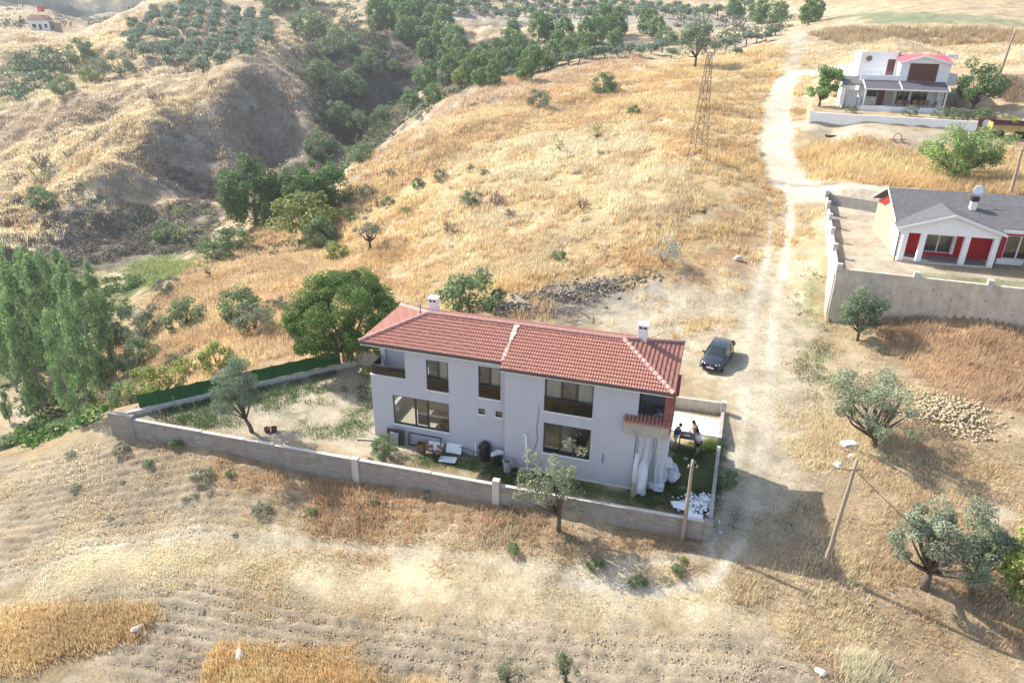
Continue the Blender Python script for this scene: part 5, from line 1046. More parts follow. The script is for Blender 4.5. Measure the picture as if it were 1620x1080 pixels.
brush(905, 498, 'pile of felled dead branches behind the grey house roof', 46, 3.2, 3); brush(935, 478, 'second smaller tangle of dead branches by the stony edge', 30, 2.4, 4)
tag(rock('boulder', G(392, 1046, .08), .27, 9, M['stone'], .55), 'white boulder in the dry grass at the bottom edge', 'rock'); tag(rock('boulder', G(230, 1012, .1), .22, 10, M['stone'], .8), 'small white stone at the edge of the left grass patch', 'rock'); tag(rock('boulder', G(1163, 402, .15), .34, 11, M['stone'], .6), 'pale stone in the rusty weeds left of the track', 'rock'); tag(rock('boulder', G(1312, 1050, .05), .2, 12, M['stone'], .6), 'small pale stone near the straw tuft at the bottom right', 'rock')
# scrap beside the sprawling olive
def gthing(name, label, cat, px, py, rz=0.0): p = G(px, py); return thing(name, label, cat, p, rz)
for px, py, ln, rz, lab, mt in ((1330,692,1.7,1.9,'orange-brown plank propped at the left of the scrap pile','wood_pale'),(1338,690,1.4,1.8,'brown plank lying beside the orange-brown one in the scrap pile','wood'),(1382,712,1.5,-1.0,'reddish plank right of the scrap pile under the olive','wood'),(1420,725,3.4,-.95,'long brown pole lying on the shaded ground below the sprawling olive','wood_pale')):
    T = gthing('plank', lab, 'plank', px, py, rz); MB().cbox((0,0,.14), (ln,.16,.06), (0,.06,0)).build('board', M[mt], T)
T = gthing('old_cabinet', 'white metal cabinet lying in the scrap pile under the olive', 'cabinet', 1346, 692, .2); MB().box(-.42,.42,-.24,.24,.0,.3).build('body', M['board_white'], T, bevel=.02); MB().box(.44,.8,-.2,.1,.0,.12).build('door', M['board_white'], T, bevel=.01)
T = gthing('sheet', 'pale blue crumpled sheet in front of the white cabinet', 'sheet', 1352, 708, .4); rock('sheet', (0,0,.06), .26, 31, M['plastic_white'], .35, T); tag(rock('rubble_bag', G(1330, 722, .05), .28, 32, M['plastic_bag'], .5), 'white sack remains on the ground left of the leaning pole top', 'bag'); tag(rock('brick', G(1341, 700, .1), .2, 33, M['brick'], .7), 'reddish broken block between the planks and the white cabinet', 'block')
# farm things near the white house
def trailer():
    T = gthing('farm_trailer', 'old yellow and maroon farm trailer at the right edge below the white house', 'trailer', 1588, 196, -.28); yl = new_mat('faded_yellow', (.42,.33,.12), .8, noise=(2,.7,1.2)); mr = new_mat('maroon_steel', (.12,.03,.05), .7)
    MB().box(-2.3,2.3,-.9,-.82,.75,1.35).box(-2.3,2.3,.82,.9,.75,1.35).box(-2.3,-2.22,-.82,.82,.75,1.6).box(-2.22,2.3,-.82,.82,.7,.75).build('bed', yl, T); MB().box(-2.2,2.3,-.95,-.88,1.36,1.62).box(-2.2,2.3,.85,.92,1.36,1.7).box(2.22,2.3,-.85,.85,1.36,1.62).build('side_boards', mr, T)
    MB().tube([(2.3,0,.7),(3.4,0,.5)], .07, 6).build('drawbar', M['rusty'], T)
    for x in (-1.2,1.1):
        for y in (-.8,.8): MB().lathe([(0,-.1),(.3,-.1),(.38,-.05),(.38,.05),(.3,.1),(0,.1)], n=16, M=Matrix.Translation((x,y,.38)) @ Matrix.Rotation(R(90), 4, 'X')).build('wheel', M['black_plastic'], T, smooth=True)
    T = gthing('cart_frame', 'red and white frame standing at the right end of the white wall', 'frame', 1549, 184, -.25); Mx = Matrix.Rotation(R(90), 4, 'X')
    MB().box(-.9,.9,-.05,.05,.2,1.2).build('panel', M['brick'], T); MB().lathe([(.0,0),(.45,0),(.45,.04),(0,.04)], (0,-.08,.6), 18, Mx).build('white_disc', M['white_paint'], T)
    T = gthing('plough', 'small red farm implement lying on the dirt below the white wall', 'farm tool', 1411, 208, -.2); MB().tube([(-.9,0,.2),(.9,0,.25)], .05, 5).tube([(-.5,0,.2),(-.4,0,.75),(0,0,.9),(.3,0,.7),(.4,0,.25)], .05, 5).build('frame', new_mat('red_steel', (.3,.05,.05), .7), T); MB().cbox((-.4,-.2,.12), (.3,.3,.1)).cbox((.4,-.2,.12), (.3,.3,.1)).build('share', M['rusty'], T)
    T = gthing('scrap_boards', 'dark scrap boards lying on the dirt left of the red farm implement', 'boards', 1305, 203, -.2); MB().cbox((0,0,.1), (1.3,.5,.12)).cbox((1.4,.1,.1), (.8,.4,.1), (0,0,.4)).build('boards', M['wood_dk'], T)
    T = gthing('scrap_boards', 'grey scrap boards on the dirt between the dark boards and the red implement', 'boards', 1360, 204, -.2); MB().cbox((0,0,.1), (2.2,.4,.1)).cbox((.2,.0,.22), (.7,.4,.14), (0,0,.8)).build('boards', M['wood_pale'], T)
trailer()
for i, (px, py, lab) in enumerate([(508,637,'small dark round drum near the top of the garden by the fence'),(427,693,'left dark pot beside the garden olive trunk'),(438,692,'right dark pot beside the garden olive trunk')]):
    p = PZ(px+39, py-12, 0) if i == 0 else PZ(px, py, 0); T = thing('pot', lab, 'pot', (p[0], p[1], .0)); MB().lathe([(0,0),(.16,0),(.2,.3),(.17,.32),(.14,.05),(0,.05)], n=12).build('pot', M['rusty'] if i == 0 else M['wood_dk'], T, smooth=True)
for i, (px, py) in enumerate([(258,676),(292,672),(312,668),(340,655),(350,668),(282,662)]):
    p = PZ(px, py, 0); T = thing('garden_stake', 'pale thin stake standing by the green fence in the garden corner', 'stake', (p[0], p[1], 0), 0, 'stakes in the garden corner'); MB().tube([(0,0,-.1),(.05*(-1)**i,.02,1.0)], .025, 5).build('stake', M['wood_pale'], T)
# ------------------------------------------------------------------ vegetation
def leaf_mat(name, tr=.25, rough=.6):
    m = new_mat(name, (.1,.1,.1), rough, .25, attr='tint', trans=tr); return m
M['leaf'] = leaf_mat('foliage', .3); M['grass'] = leaf_mat('dry_blades', .5, .9)
def leaves(P, N, ln, wd, colr, g, flat=.0):
    """P positions, N outward directions -> quads"""
    n = len(P); d = g.normal(size=(n,3)); d /= np.linalg.norm(d, axis=1)[:,None]+1e-9
    a = N*.75+d*.8; a /= np.linalg.norm(a, axis=1)[:,None]+1e-9                       # leaf normal
    t = np.cross(a, g.normal(size=(n,3))); t /= np.linalg.norm(t, axis=1)[:,None]+1e-9; b = np.cross(a, t)
    l = (ln*g.uniform(.6,1.3,n))[:,None]; w = (wd*g.uniform(.6,1.3,n))[:,None]
    V = np.stack([P-t*l*.5, P-b*w*.5+t*l*.05, P+t*l*.5, P+b*w*.5+t*l*.05], 1).reshape(-1,3)
    return V, np.arange(4*n).reshape(-1,4), np.repeat(colr, 4, 0)
def clumps_env(g, n, rx, ry, rz, cz_, hollow=.45, low=-.5, lop=.25):
    """sub-clump centres inside an uneven crown envelope"""
    out = []; ph = g.uniform(0, 6.3, 4); 
    while len(out) < n:
        d = g.normal(size=3); d /= np.linalg.norm(d)
        if d[2] < low: continue
        az = math.atan2(d[1], d[0]); k = 1+lop*math.sin(2*az+ph[0])*.6+lop*math.sin(3*az+ph[1]+2*d[2])*.6
        r = g.uniform(hollow, 1)**.6*k; out.append((d[0]*rx*r, d[1]*ry*r, cz_+d[2]*rz*r))
    return np.array(out)
def crown(name, C_, cr, nper, ln, wd, base, g, var=.22, top=None, squash=.8):
    """C_ clump centres, cr radius"""
    P = []; N = []; K = []
    cen = C_.mean(0)
    for c in C_:
        n = max(3, int(nper*g.uniform(.6,1.4))); d = g.normal(size=(n,3)); d /= np.linalg.norm(d, axis=1)[:,None]
        r = cr*g.uniform(.65,1.3); rr = r*g.uniform(.35,1,n)**.5
        p = c+d*rr[:,None]*np.array((1,1,squash)); out = (c-cen); out = out/(np.linalg.norm(out)+1e-6)
        P.append(p); N.append(d*.7+out*.5+np.array((0,0,.25))); k = np.array(base)*(1+g.uniform(-var,var)); 
        K.append(np.clip(k[None]*(1+g.uniform(-.3,.3,(n,1)))+g.uniform(-.012,.012,(n,3)), .008, .9))
    P = np.concatenate(P); N = np.concatenate(N); K = np.concatenate(K); N /= np.linalg.norm(N, axis=1)[:,None]+1e-9
    V, F, Cc = leaves(P, N, ln, wd, K, g); return mesh_np(name, V, F, M['leaf'], Cc, False)
def trunk_mesh(name, C_, g, fork, r0, mat, nb=8, lean=(0,0), n=7):
    m = MB(); f = Vector((lean[0], lean[1], fork)); m.tube([(0,0,-.4), (lean[0]*.4,lean[1]*.4,fork*.5), tuple(f)], [r0*1.25, r0, r0*.8], n)
    idx = g.choice(len(C_), min(nb, len(C_)), replace=False)
    for i in idx:
        c = Vector(C_[i]); mid = f.lerp(c, .5)+Vector((g.normal()*.12, g.normal()*.12, -abs(g.normal())*.1))*max(1, (c-f).length*.4)
        m.tube([tuple(f), tuple(mid), tuple(c)], [r0*.55, r0*.3, r0*.08], 5)
    me = bpy.data.meshes.new(name); me.from_pydata(m.v, [], m.f); me.materials.append(mat); me.polygons.foreach_set('use_smooth', [True]*len(me.polygons)); return me
PRO = {}
def proto(key, seed, n, rx, ry, rz, cz_, cr, nper, ln, wd, base, fork, r0, mat, hollow=.45, low=-.5, lop=.25, nb=8, var=.22, lean=(0,0), squash=.8):
    g = np.random.default_rng(seed); C_ = clumps_env(g, n, rx, ry, rz, cz_, hollow, low, lop)
    PRO[key] = (crown('crown', C_, cr, nper, ln, wd, base, g, var, squash=squash), trunk_mesh('trunk', C_, g, fork, r0, M[mat], nb, lean))
OL = (.27,.305,.195); OLD = (.18,.235,.14); PN = (.17,.265,.065); PN2 = (.12,.20,.06); BU = (.19,.26,.12); BY = (.27,.31,.09); BG = (.22,.26,.17)
# unit trees: crown about 1 m in radius unless noted, scaled at placing
for i in range(3):
    proto('olive%d' % i, 20+i, 16, .82, .82, .5, 1.25, .27, 100, .11, .05, OL, .55, .09, 'bark', .3, -.55, .4, 10, .25)
    proto('folive%d' % i, 30+i, 14, .72, .72, .48, .92, .34, 38, .22, .13, (.18,.24,.16), .4, .07, 'bark', .2, -.4, .25, 4, .2)
    proto('pine%d' % i, 40+i, 46, .78, .78, 1.0, .95, .29, 46, .19, .10, (.18,.275,.10), .4, .06, 'bark', .7, -.9, .12, 3, .2)
    proto('bush%d' % i, 50+i, 38, .80, .80, .66, .52, .24, 85, .11, .05, BU, .15, .05, 'bark', .68, -.75, .25, 8, .22)
proto('bushy', 60, 36, .80, .80, .64, .52, .24, 80, .11, .05, BY, .15, .05, 'bark', .62, -.6, .3, 8, .22)
proto('bushg', 61, 36, .80, .80, .64, .52, .24, 80, .10, .045, BG, .15, .05, 'bark', .62, -.6, .25, 8, .2)
proto('thin', 62, 12, .8, .8, .55, .9, .22, 22, .11, .05, BY, .35, .05, 'bark', .3, -.5, .4, 11, .25)
proto('pale', 63, 14, .8, .8, .5, .6, .26, 60, .14, .03, (.36,.38,.33), .1, .03, 'bark_grey', .3, -.6, .3, 8, .15)
def bare(key, seed, h=1.0):
    g = np.random.default_rng(seed); m = MB()
    def grow(p, d, L, r, k):
        q = p+d*L; m.tube([tuple(p), tuple(p.lerp(q,.5)+Vector((g.normal()*.03*L,g.normal()*.03*L,0))), tuple(q)], [r, r*.8, r*.55], 4, False)
        if k == 0: return
        for _ in range(4 if k > 1 else 5):
            dd = (d+Vector(g.normal(size=3))*.5+Vector((0,0,.12))).normalized(); grow(p.lerp(q, g.uniform(.5,1)), dd, L*g.uniform(.5,.75), r*.5, k-1)
    for _ in range(5): grow(Vector((0,0,-.1)), Vector((g.normal()*.45,g.normal()*.45,1)).normalized(), .5*h, .035, 3)
    me = bpy.data.meshes.new('branches'); me.from_pydata(m.v, [], m.f); me.materials.append(M['bark_grey']); PRO[key] = (me, None)
bare('bare0', 70); bare('bare1', 71)
used = set()
ORD = ['first','second','third','fourth','fifth','sixth','seventh','eighth','ninth','tenth','eleventh','twelfth','thirteenth','fourteenth','fifteenth','sixteenth','seventeenth','eighteenth','nineteenth','twentieth']
def plant(key, name, label, cat, loc, s, group=None, sz=None, rz=None, cname='crown'):
    T = thing(name, label, cat, loc, random.uniform(0, 6.28) if rz is None else rz, group); T.scale = (s, s, sz or s)
    c, t = PRO[key]; link(cname, c, T)
    if t: link('trunk', t, T)
    return T
def mpp(loc):                                            # metres per photo pixel at a place
    d = loc[1]*math.cos(CP)-(loc[2]-CH)*math.sin(CP); return d/CF
def at(key, px, py, rpx, name, label, cat, group=None, tall=1.0, sink=0.0, cname='crown', rz=None):
    """rpx = crown radius in photo pixels; base seen at (px, py)"""
    L = G(px, py, -sink); s = rpx*mpp(L); return plant(key, name, label, cat, L, s, group, s*tall, rz, cname)

# --- trees near the house, each with a crown of its own
def own_tree(px, py, rpx, label, name='olive_tree', seed=1, n=40, hpx=None, base=OL, lop=.4, open_=.3, nb=16, ln=.2, wd=.075, nper=150, crk=.20, cat='tree', fork=.28, lean=(0,0), mat='bark', low=-.6, r0=None, squash=.8, rzk=.42, cent=.62, off=(0,0)):
    L = G(px, py); k = mpp(L); r = rpx*k; h = (hpx*k/math.cos(R(22))) if hpx else 2*r
    g = np.random.default_rng(seed); C_ = clumps_env(g, n, r*.82, r*.82, h*rzk*.85, h*cent, open_, low, lop)+np.array((off[0]*r, off[1]*r, 0))
    T = thing(name, label, cat, L)
    link('crown', crown('crown', C_, r*crk, nper, ln, wd, base, g, .25, squash=squash), T); link('trunk', trunk_mesh('trunk', C_, g, h*fork, r0 or max(.09, r*.065), M[mat], nb, lean), T); return T
own_tree(1356, 524, 34, 'narrow dense olive tree standing below the pale retaining wall', seed=2, n=34, hpx=86, open_=.4, lop=.2, base=OLD, crk=.27, ln=.16, wd=.075, nper=240, rzk=.52, cent=.52, fork=.14)
own_tree(1385, 692, 86, 'sprawling olive tree over scrap timber beside the dirt track', seed=5, n=50, hpx=118, open_=.55, lop=.45, base=OL, crk=.18, nper=190, ln=.17, wd=.07, nb=30, fork=.12, rzk=.42, cent=.55, off=(-.1,.1))
own_tree(1472, 912, 76, 'large silvery olive tree with a thick trunk, right of the leaning pole', seed=8, n=52, hpx=150, open_=.5, lop=.35, base=(.27,.31,.21), crk=.20, nper=230, ln=.17, wd=.065, nb=28, fork=.2, r0=.2, rzk=.46, cent=.6, off=(.05,0))
own_tree(1545, 920, 54, 'smaller silvery olive tree between the big olive and the yellow-green tree', seed=9, n=30, hpx=128, open_=.45, fork=.2, base=(.235,.27,.17), crk=.22, ln=.17, wd=.065)
own_tree(1608, 925, 62, 'yellow-green leafy tree at the right edge beside the silvery olives', name='fruit_tree', seed=10, n=34, hpx=120, open_=.4, base=(.30,.37,.09), crk=.2, ln=.2, wd=.10)
own_tree(891, 838, 60, 'slender olive tree growing outside the front wall of the grey house', seed=12, n=34, hpx=128, open_=.42, lop=.5, base=(.27,.30,.19), crk=.21, nper=130, ln=.15, wd=.055, nb=18, fork=.22, rzk=.46, off=(-.15,.15))
own_tree(404, 694, 47, 'grey-green olive tree on the sandy ground inside the fenced garden', seed=14, n=44, hpx=105, open_=.35, lop=.2, base=(.18,.24,.16), crk=.25, nper=260, ln=.16, wd=.04, fork=.2, rzk=.5, off=(-.35,0), lean=(-.3,0))
own_tree(556, 584, 106, 'broad round stone pine right beside the grey house', name='pine_tree', seed=16, n=150, hpx=150, open_=.72, lop=.12, base=(.125,.205,.05), crk=.145, nper=460, ln=.19, wd=.07, nb=14, fork=.15, low=-.5, rzk=.47, cent=.5, squash=.9)
own_tree(545, 580, 32, 'small pale green tree at the foot of the stone pine by the fence', name='young_tree', seed=17, n=26, hpx=55, base=(.13,.17,.08), open_=.35, crk=.28)
own_tree(402, 368, 56, 'tallest round pine tree standing in the valley bottom', name='pine_tree', seed=18, n=120, hpx=100, open_=.7, lop=.12, base=(.11,.19,.06), crk=.2, nper=170, ln=.42, wd=.17, low=-.9, rzk=.55, cent=.46, squash=.9, nb=6)
own_tree(468, 345, 34, 'small round pine tree in the middle of the three valley pines', name='pine_tree', seed=19, n=70, hpx=68, open_=.65, base=(.12,.20,.065), crk=.24, nper=140, ln=.4, wd=.17, low=-.9, rzk=.55, cent=.46, nb=5)
own_tree(510, 335, 38, 'rightmost round pine tree of the three in the valley', name='pine_tree', seed=20, n=76, hpx=68, open_=.65, base=(.12,.20,.065), crk=.24, nper=140, ln=.4, wd=.17, low=-.9, rzk=.55, cent=.46, nb=5)
own_tree(1088, 100, 38, 'large spreading grey-green olive tree on the hill crest above the lattice tower', seed=21, n=40, hpx=72, base=(.17,.22,.13), crk=.24, ln=.36, wd=.17, nper=120, nb=12, fork=.2, r0=.25, cent=.55, rzk=.48)
own_tree(1286, 156, 30, 'leafy green tree at the left end of the white boundary wall', name='fruit_tree', seed=22, n=34, hpx=66, base=(.19,.31,.09), crk=.26, ln=.3, wd=.17, nper=130, open_=.35, fork=.12, cent=.5, rzk=.5, low=-.8)
own_tree(1528, 158, 36, 'dark leafy tree beside the right wall of the white house', name='fruit_tree', seed=23, n=38, hpx=78, base=(.14,.21,.09), crk=.26, ln=.3, wd=.17, nper=130, open_=.4, fork=.12, cent=.5, rzk=.5, low=-.8)
own_tree(1503, 262, 62, 'big rounded bright green shrub on the bank behind the red house', name='shrub', cat='shrub', seed=24, n=60, hpx=80, base=(.24,.34,.11), crk=.22, ln=.24, wd=.11, nper=190, open_=.4, fork=.06, cent=.45, rzk=.52, low=-.8)
# --- poplars
def poplars():
    g = np.random.default_rng(33); pr = []
    for s in range(4):
        q = np.random.default_rng(80+s); n = 60; zz = q.uniform(.1,1,n); rr = .155*np.sin(np.clip(zz,0,.97)*math.pi)**.6*q.uniform(.3,1.1,n)*.72+.01; an = q.uniform(0,6.3,n)
        C_ = np.stack([rr*np.cos(an), rr*np.sin(an), zz], 1); me = crown('crown', C_, .044, 85, .026, .015, (.23,.34,.15), q, .28, squash=1.5)
        t = MB(); t.tube([(0,0,-.05),(.01,0,.4),(.0,.01,.97)], [.016,.011,.003], 6)
        for i in q.choice(n, 18, replace=False):
            c = C_[i]; t.tube([(0,0,max(.05,c[2]-.14)), tuple(c)], [.005,.0015], 4)
        tm = bpy.data.meshes.new('trunk'); tm.from_pydata(t.v, [], t.f); tm.materials.append(M['bark_pale']); pr.append((me, tm))
    spots = [(8,590,1),(30,640,1),(55,600,0),(75,665,1),(95,620,0),(112,655,1),(128,690,1),(150,668,1),(140,600,0),(165,640,1),(170,560,0),(40,560,0),(90,560,0),(120,540,0),(5,530,0),(180,600,0),(60,680,1),(20,690,0),(35,620,1),(110,590,0),(150,625,1),(70,560,0),(22,560,0)]
    tops = [440,445,425,455,428,450,520,500,430,470,440,430,428,425,425,500,560,600,450,432,445,428,432]
    for i, ((px, py, a), ty) in enumerate(zip(spots, tops)):
        L = G(px, py); h = (py-ty)*mpp(L)/math.cos(R(27))*1.0; T = thing('poplar_tree', 'tall slender poplar tree in the dense grove at the left edge', 'tree', L, g.uniform(0,6.3), 'poplars in the grove at the left edge')
        T.scale = (h*.66, h*.66, h); c, t = pr[i % 4]; link('crown', c, T); link('trunk', t, T)
poplars()
# --- shrubs on the slopes, each told apart by look and place
SH = [
 ('bush0',378,512,31,'round dark green shrub, upper one of the pair left of the stone pine'),('bushg',405,535,29,'pale grey-green shrub touching the round dark shrub below it'),
 ('bush1',296,528,27,'compact green shrub on the orange slope above the yellowish shrub'),('bushg',229,548,31,'grey-green round shrub beside the poplar grove'),
 ('bush2',222,598,29,'green spreading shrub just below the grey-green round one'),('bushy',350,598,28,'rounded yellow-green shrub on the orange slope above the garden fence'),
 ('bushy',296,606,16,'small yellow-green shrub between two larger ones above the fence'),('bushy',258,645,33,'wide yellow-green shrub just outside the fence near its left end'),
 ('bush0',212,652,24,'dark green shrub outside the left corner of the walled plot'),('bush1',185,560,22,'dark shrub at the right edge of the poplar grove'),
 ('bushy',487,385,42,'wide yellow-green shrub below the three valley pines'),('bush1',505,392,24,'small green shrub at the right foot of the wide yellow-green one'),
 ('olive0',582,402,20,'small dark olive tree alone on the golden slope above the stone pine'),('bushy',530,418,18,'yellowish shrub left of the small dark olive on the slope'),
 ('bush2',342,425,26,'grey-green shrub on the slope edge below the valley pines'),('thin',300,405,30,'loose light green tree at the lower edge of the shaded scrub'),
 ('bush0',262,395,20,'dark bush in the shaded scrub of the valley'),('thin',878,240,17,'small leaning bright green tree low on the golden hillside'),
 ('thin',935,222,24,'sparse greyish green tree left of the lattice tower'),('bush1',945,145,19,'dark green bushy tree near the hill crest'),
 ('bushg',842,170,17,'grey-green bush on the upper rocky slope'),('bushg',740,326,14,'grey-green bush low on the golden slope'),('bushg',760,280,7,'tiny round bush in the middle of the golden slope'),
 ('bush1',738,272,6,'tiny green bush left of another tiny bush'),('pale',1045,412,29,'pale silvery bush at the edge of the cleared ground'),('bush0',992,176,9,'small dark shrub on the upper hillside right of the dark bushy tree'),
 ('bush2',742,496,42,'wide grey-green bush directly behind the roof of the grey house'),('bush0',92,170,17,'dark round tree alone on the far left hillside'),
 ('bush1',122,118,22,'bright green bush left of the olive orchard'),('bushg',145,140,18,'grey-green bush at the lower left corner of the orchard'),('bushg',180,138,24,'wide dull green bush below the lower left orchard corner'),
 ('bushy',135,150,14,'yellowish bush beneath the grey-green bushes by the orchard'),('bush2',65,350,22,'green shrub on the grassy rib at the left edge'),('thin',48,300,16,'small orange-green tree at the left edge of the valley'),
 ('bush1',1155,758,17,'dark green bush against the outer face of the right garden wall'),('bush0',570,120,18,'light green round tree alone above the scrub gully'),('bush1',612,118,12,'small round tree in the scrub gully'),
 ('pine0',640,178,12,'single conical pine low in the scrub gully'),('pine1',676,168,12,'bright green pine at the foot of the pine grove'),('bushy',720,135,16,'yellow-green shrub on the crest left of the row of small olives'),
 ('bushy',842,112,14,'bright yellow-green shrub on the crest among dark olives'),('bush0',565,262,18,'bright green bush by the edge of the golden spur'),('bush1',600,200,16,'green bush at the bottom of the gully'),
 ('bushy',1590,188,14,'green bushes behind the yellow trailer'),('bush1',1545,172,12,'round green bush at the right end of the white wall'),('bushg',1430,168,10,'grey lavender bush in front of the porch behind the white wall'),
 ('bushg',1477,170,11,'grey lavender bush near the right end of the white wall'),('bushg',1500,171,11,'lavender bush beside another near the right end of the wall'),('bushg',1520,171,10,'rightmost grey lavender bush behind the white wall'),
 ('bushg',1336,165,8,'small round bush behind the left part of the white wall'),('bushy',1322,148,12,'small banana-like leafy plant beside the porch steps'),('bush1',1345,146,9,'low green plant left of the white house porch'),
 ('bush1',612,722,19,'bright green low bush at the left foot of the grey house wall'),('bushy',583,602,11,'bright green bush by the back left corner of the grey house'),
 ('bush1',455,20,30,'green tree clump above the olive orchard'),('bush2',425,28,24,'grey-green tree at the top right of the orchard'),('bush0',300,18,22,'dark tree at the top edge of the orchard'),('bush2',275,15,20,'tree at the top left end of the orchard'),
 ('bush1',150,515,20,'green bush inside the right edge of the poplar grove'),('bushg',262,478,17,'pale bush in the rusty weeds above the grey-green round shrub'),('bush2',172,612,19,'dark bush at the lower right edge of the poplars'),
 ('bushg',275,592,13,'small grey bush between the green spreading shrub and the small yellow one'),('thin',330,452,20,'thin leafy sapling at the edge of the green grass patch'),('bushg',440,500,13,'small pale bush just above the stone pine crown'),
 ('bush2',372,402,20,'green bush under the left valley pine'),('thin',278,368,22,'loose green bush low in the shaded scrub'),('bushy',545,352,10,'tiny yellowish bush on the golden spur edge'),('bushg',575,318,12,'grey bush beside the spur edge above the bare bush'),
 ('bush0',610,330,9,'dark little bush on the golden slope near the spur edge'),('bushg',690,288,11,'pale grey bush on the upper part of the golden slope'),('bushy',640,345,8,'tiny yellow-green bush below the pale grey one on the slope'),
 ('bush1',655,300,9,'small green bush right of the spur edge'),('bush2',880,410,10,'small grey-green bush above the stony cleared edge'),('bush0',1040,62,15,'dark bush at the crest beside the large spreading olive'),
 ('bush1',480,62,22,'green bush right of the upper left orchard'),('bush0',520,95,24,'dark bush in the upper scrub gully'),('bush2',500,140,22,'dull green bush on the gully side'),('bush0',545,160,24,'dark green bush in the deep of the gully'),('bush1',525,205,22,'green bush above the valley pines in the gully'),('bush2',560,215,20,'pale green bush near the gully bottom'),('bush0',495,250,20,'dark bush left of the gully bottom'),
 ('bush0',1120,715,1,None)]
for k, px, py, r, lab in SH:
    if lab is None: continue
    tree = 'tree' in lab; at(k, px, py, r*(1.0 if k == 'thin' else 1.32), 'small_tree' if tree else 'shrub', lab, 'tree' if tree else 'shrub', tall=1.0)
for k, px, py, r, lab in [('bare0',780,325,26,'bare grey-brown twiggy tree on the golden slope'),('bare1',800,345,20,'thin bare tree just right of another on the golden slope'),('bare0',915,330,26,'bare twiggy tree in the tall golden grass'),('bare1',703,372,26,'bare purple-grey bush above the small dark olive'),
   ('bare0',610,285,18,'bare bush on the shaded edge of the golden spur'),('bare1',380,150,34,'large bare tree above the shaded scarp'),('bare0',458,100,22,'bare tree at the right end of the grassy ledge'),('bare1',242,180,26,'bare tree leaning on the far grassy rib'),
   ('bare0',62,290,36,'tall bare tree on the grassy rib at the left'),('bare1',100,270,18,'short bare bush right of the tall bare tree'),('bare1',325,150,14,'small bare tree on the scarp edge')]:
    L = G(px, py); s = r*mpp(L)*1.0; plant(k, 'bare_tree', lab, 'tree', L, s, cname='branches')
# --- pine grove across the gully
PG = [(620,30),(600,45),(585,45),(632,42),(650,30),(670,38),(665,52),(640,55),(625,62),(648,70),(668,70),(690,55),(700,66),(690,80),(676,85),(660,92),(704,92),(716,90),(670,128),(658,140),(700,130),(695,112),(792,75),(752,90),(745,106),(775,95),(735,125),(748,132),(760,118),(785,112),(795,102),(810,90),(832,95),(840,58),(855,58),(870,72),(830,108),(860,102),(885,88),(895,78),(915,84),(940,48),(960,66),(820,120),(770,128),(915,58),(932,60),(955,54),(1025,50),(1010,42),(640,22),(610,15),(655,14),(590,20),(690,20),(720,108),(712,78),(880,58),(965,46),(800,62),(1185,22),(1215,20),(1275,16),(1265,22),(1150,14)]
for i, (px, py) in enumerate(PG):
    r = 14 if py > 60 else 15; at('pine%d' % (i % 3), px, py+6, r*random.uniform(.95,1.3), 'pine_tree', 'green pine tree in the %s of the grove across the gully' % ('dense left part' if px < 725 else 'middle part' if px < 900 else 'sparse right end' if px < 1100 else 'far clump at the top'), 'tree', 'pines in the grove across the gully', tall=random.uniform(.95,1.25))
# --- olives along the crest and beside the hill path
for i, (px, py, r) in enumerate([(1118,78,13),(1136,72,13),(1152,80,10),(1150,68,12),(1168,62,13),(1184,58,11),(1198,56,10),(1206,48,10),(1214,46,9)]):
    at('folive%d' % (i % 3), px, py, r*1.15, 'olive_tree', 'dark olive in the row beside the hill path, %s from the left' % ORD[i], 'tree', 'olive row beside the hill path', tall=.9)
for i, (px, py, r) in enumerate([(690,138,11),(702,136,11),(722,130,12),(745,128,11),(770,124,11),(795,122,10),(870,104,12),(888,102,13),(905,98,13),(925,92,13),(945,90,13),(965,88,12),(985,84,12),(1000,86,11),(1018,80,12),(1035,78,13),(1050,86,10)]):
    at('folive%d' % (i % 3), px, py, r*1.2, 'olive_tree', 'grey-green olive tree on the hill crest, %s from the left in the row' % ORD[i], 'tree', 'olives along the crest', tall=.9)
# --- orchards
def orchard(poly, sp, ang, r, label, group, cap):
    P = GP(poly); cx0 = sum(p[0] for p in P)/len(P); cy0 = sum(p[1] for p in P)/len(P); ca, sa = math.cos(ang), math.sin(ang); g = np.random.default_rng(len(poly)*7); n = 0; pts = []
    for i in range(-30, 31):
        for j in range(-30, 31):
            x = cx0+(i*ca-j*sa)*sp+g.normal()*sp*.09; y = cy0+(i*sa+j*ca)*sp+g.normal()*sp*.09; pts.append((x, y))
    a = np.array(pts); s = sdist(a[:,0], a[:,1], P); a = a[s < 0]; a = a[np.argsort(a[:,1])][:cap]; hz = hraw(a[:,0], a[:,1])
    for (x, y), z in zip(a, hz):
        plant('folive%d' % (n % 3), 'olive_tree', label, 'tree', (x, y, z), r*g.uniform(.85,1.15), group); n += 1
    return n
print('orchard', orchard([(178,70),(205,120),(300,127),(350,124),(425,75),(415,40),(340,30),(260,26),(215,48)], 5.6, .3, 2.55, 'round olive tree in the dense hillside orchard at upper left', 'olives of the upper left orchard', 150))
print('orchard2', orchard([(565,28),(640,36),(760,33),(900,33),(1010,26),(1180,14),(1180,2),(960,-4),(720,-4),(600,12)], 8.5, .25, 2.7, 'grey olive tree in the sparse orchard at the top', 'olives of the sparse top orchard', 130))
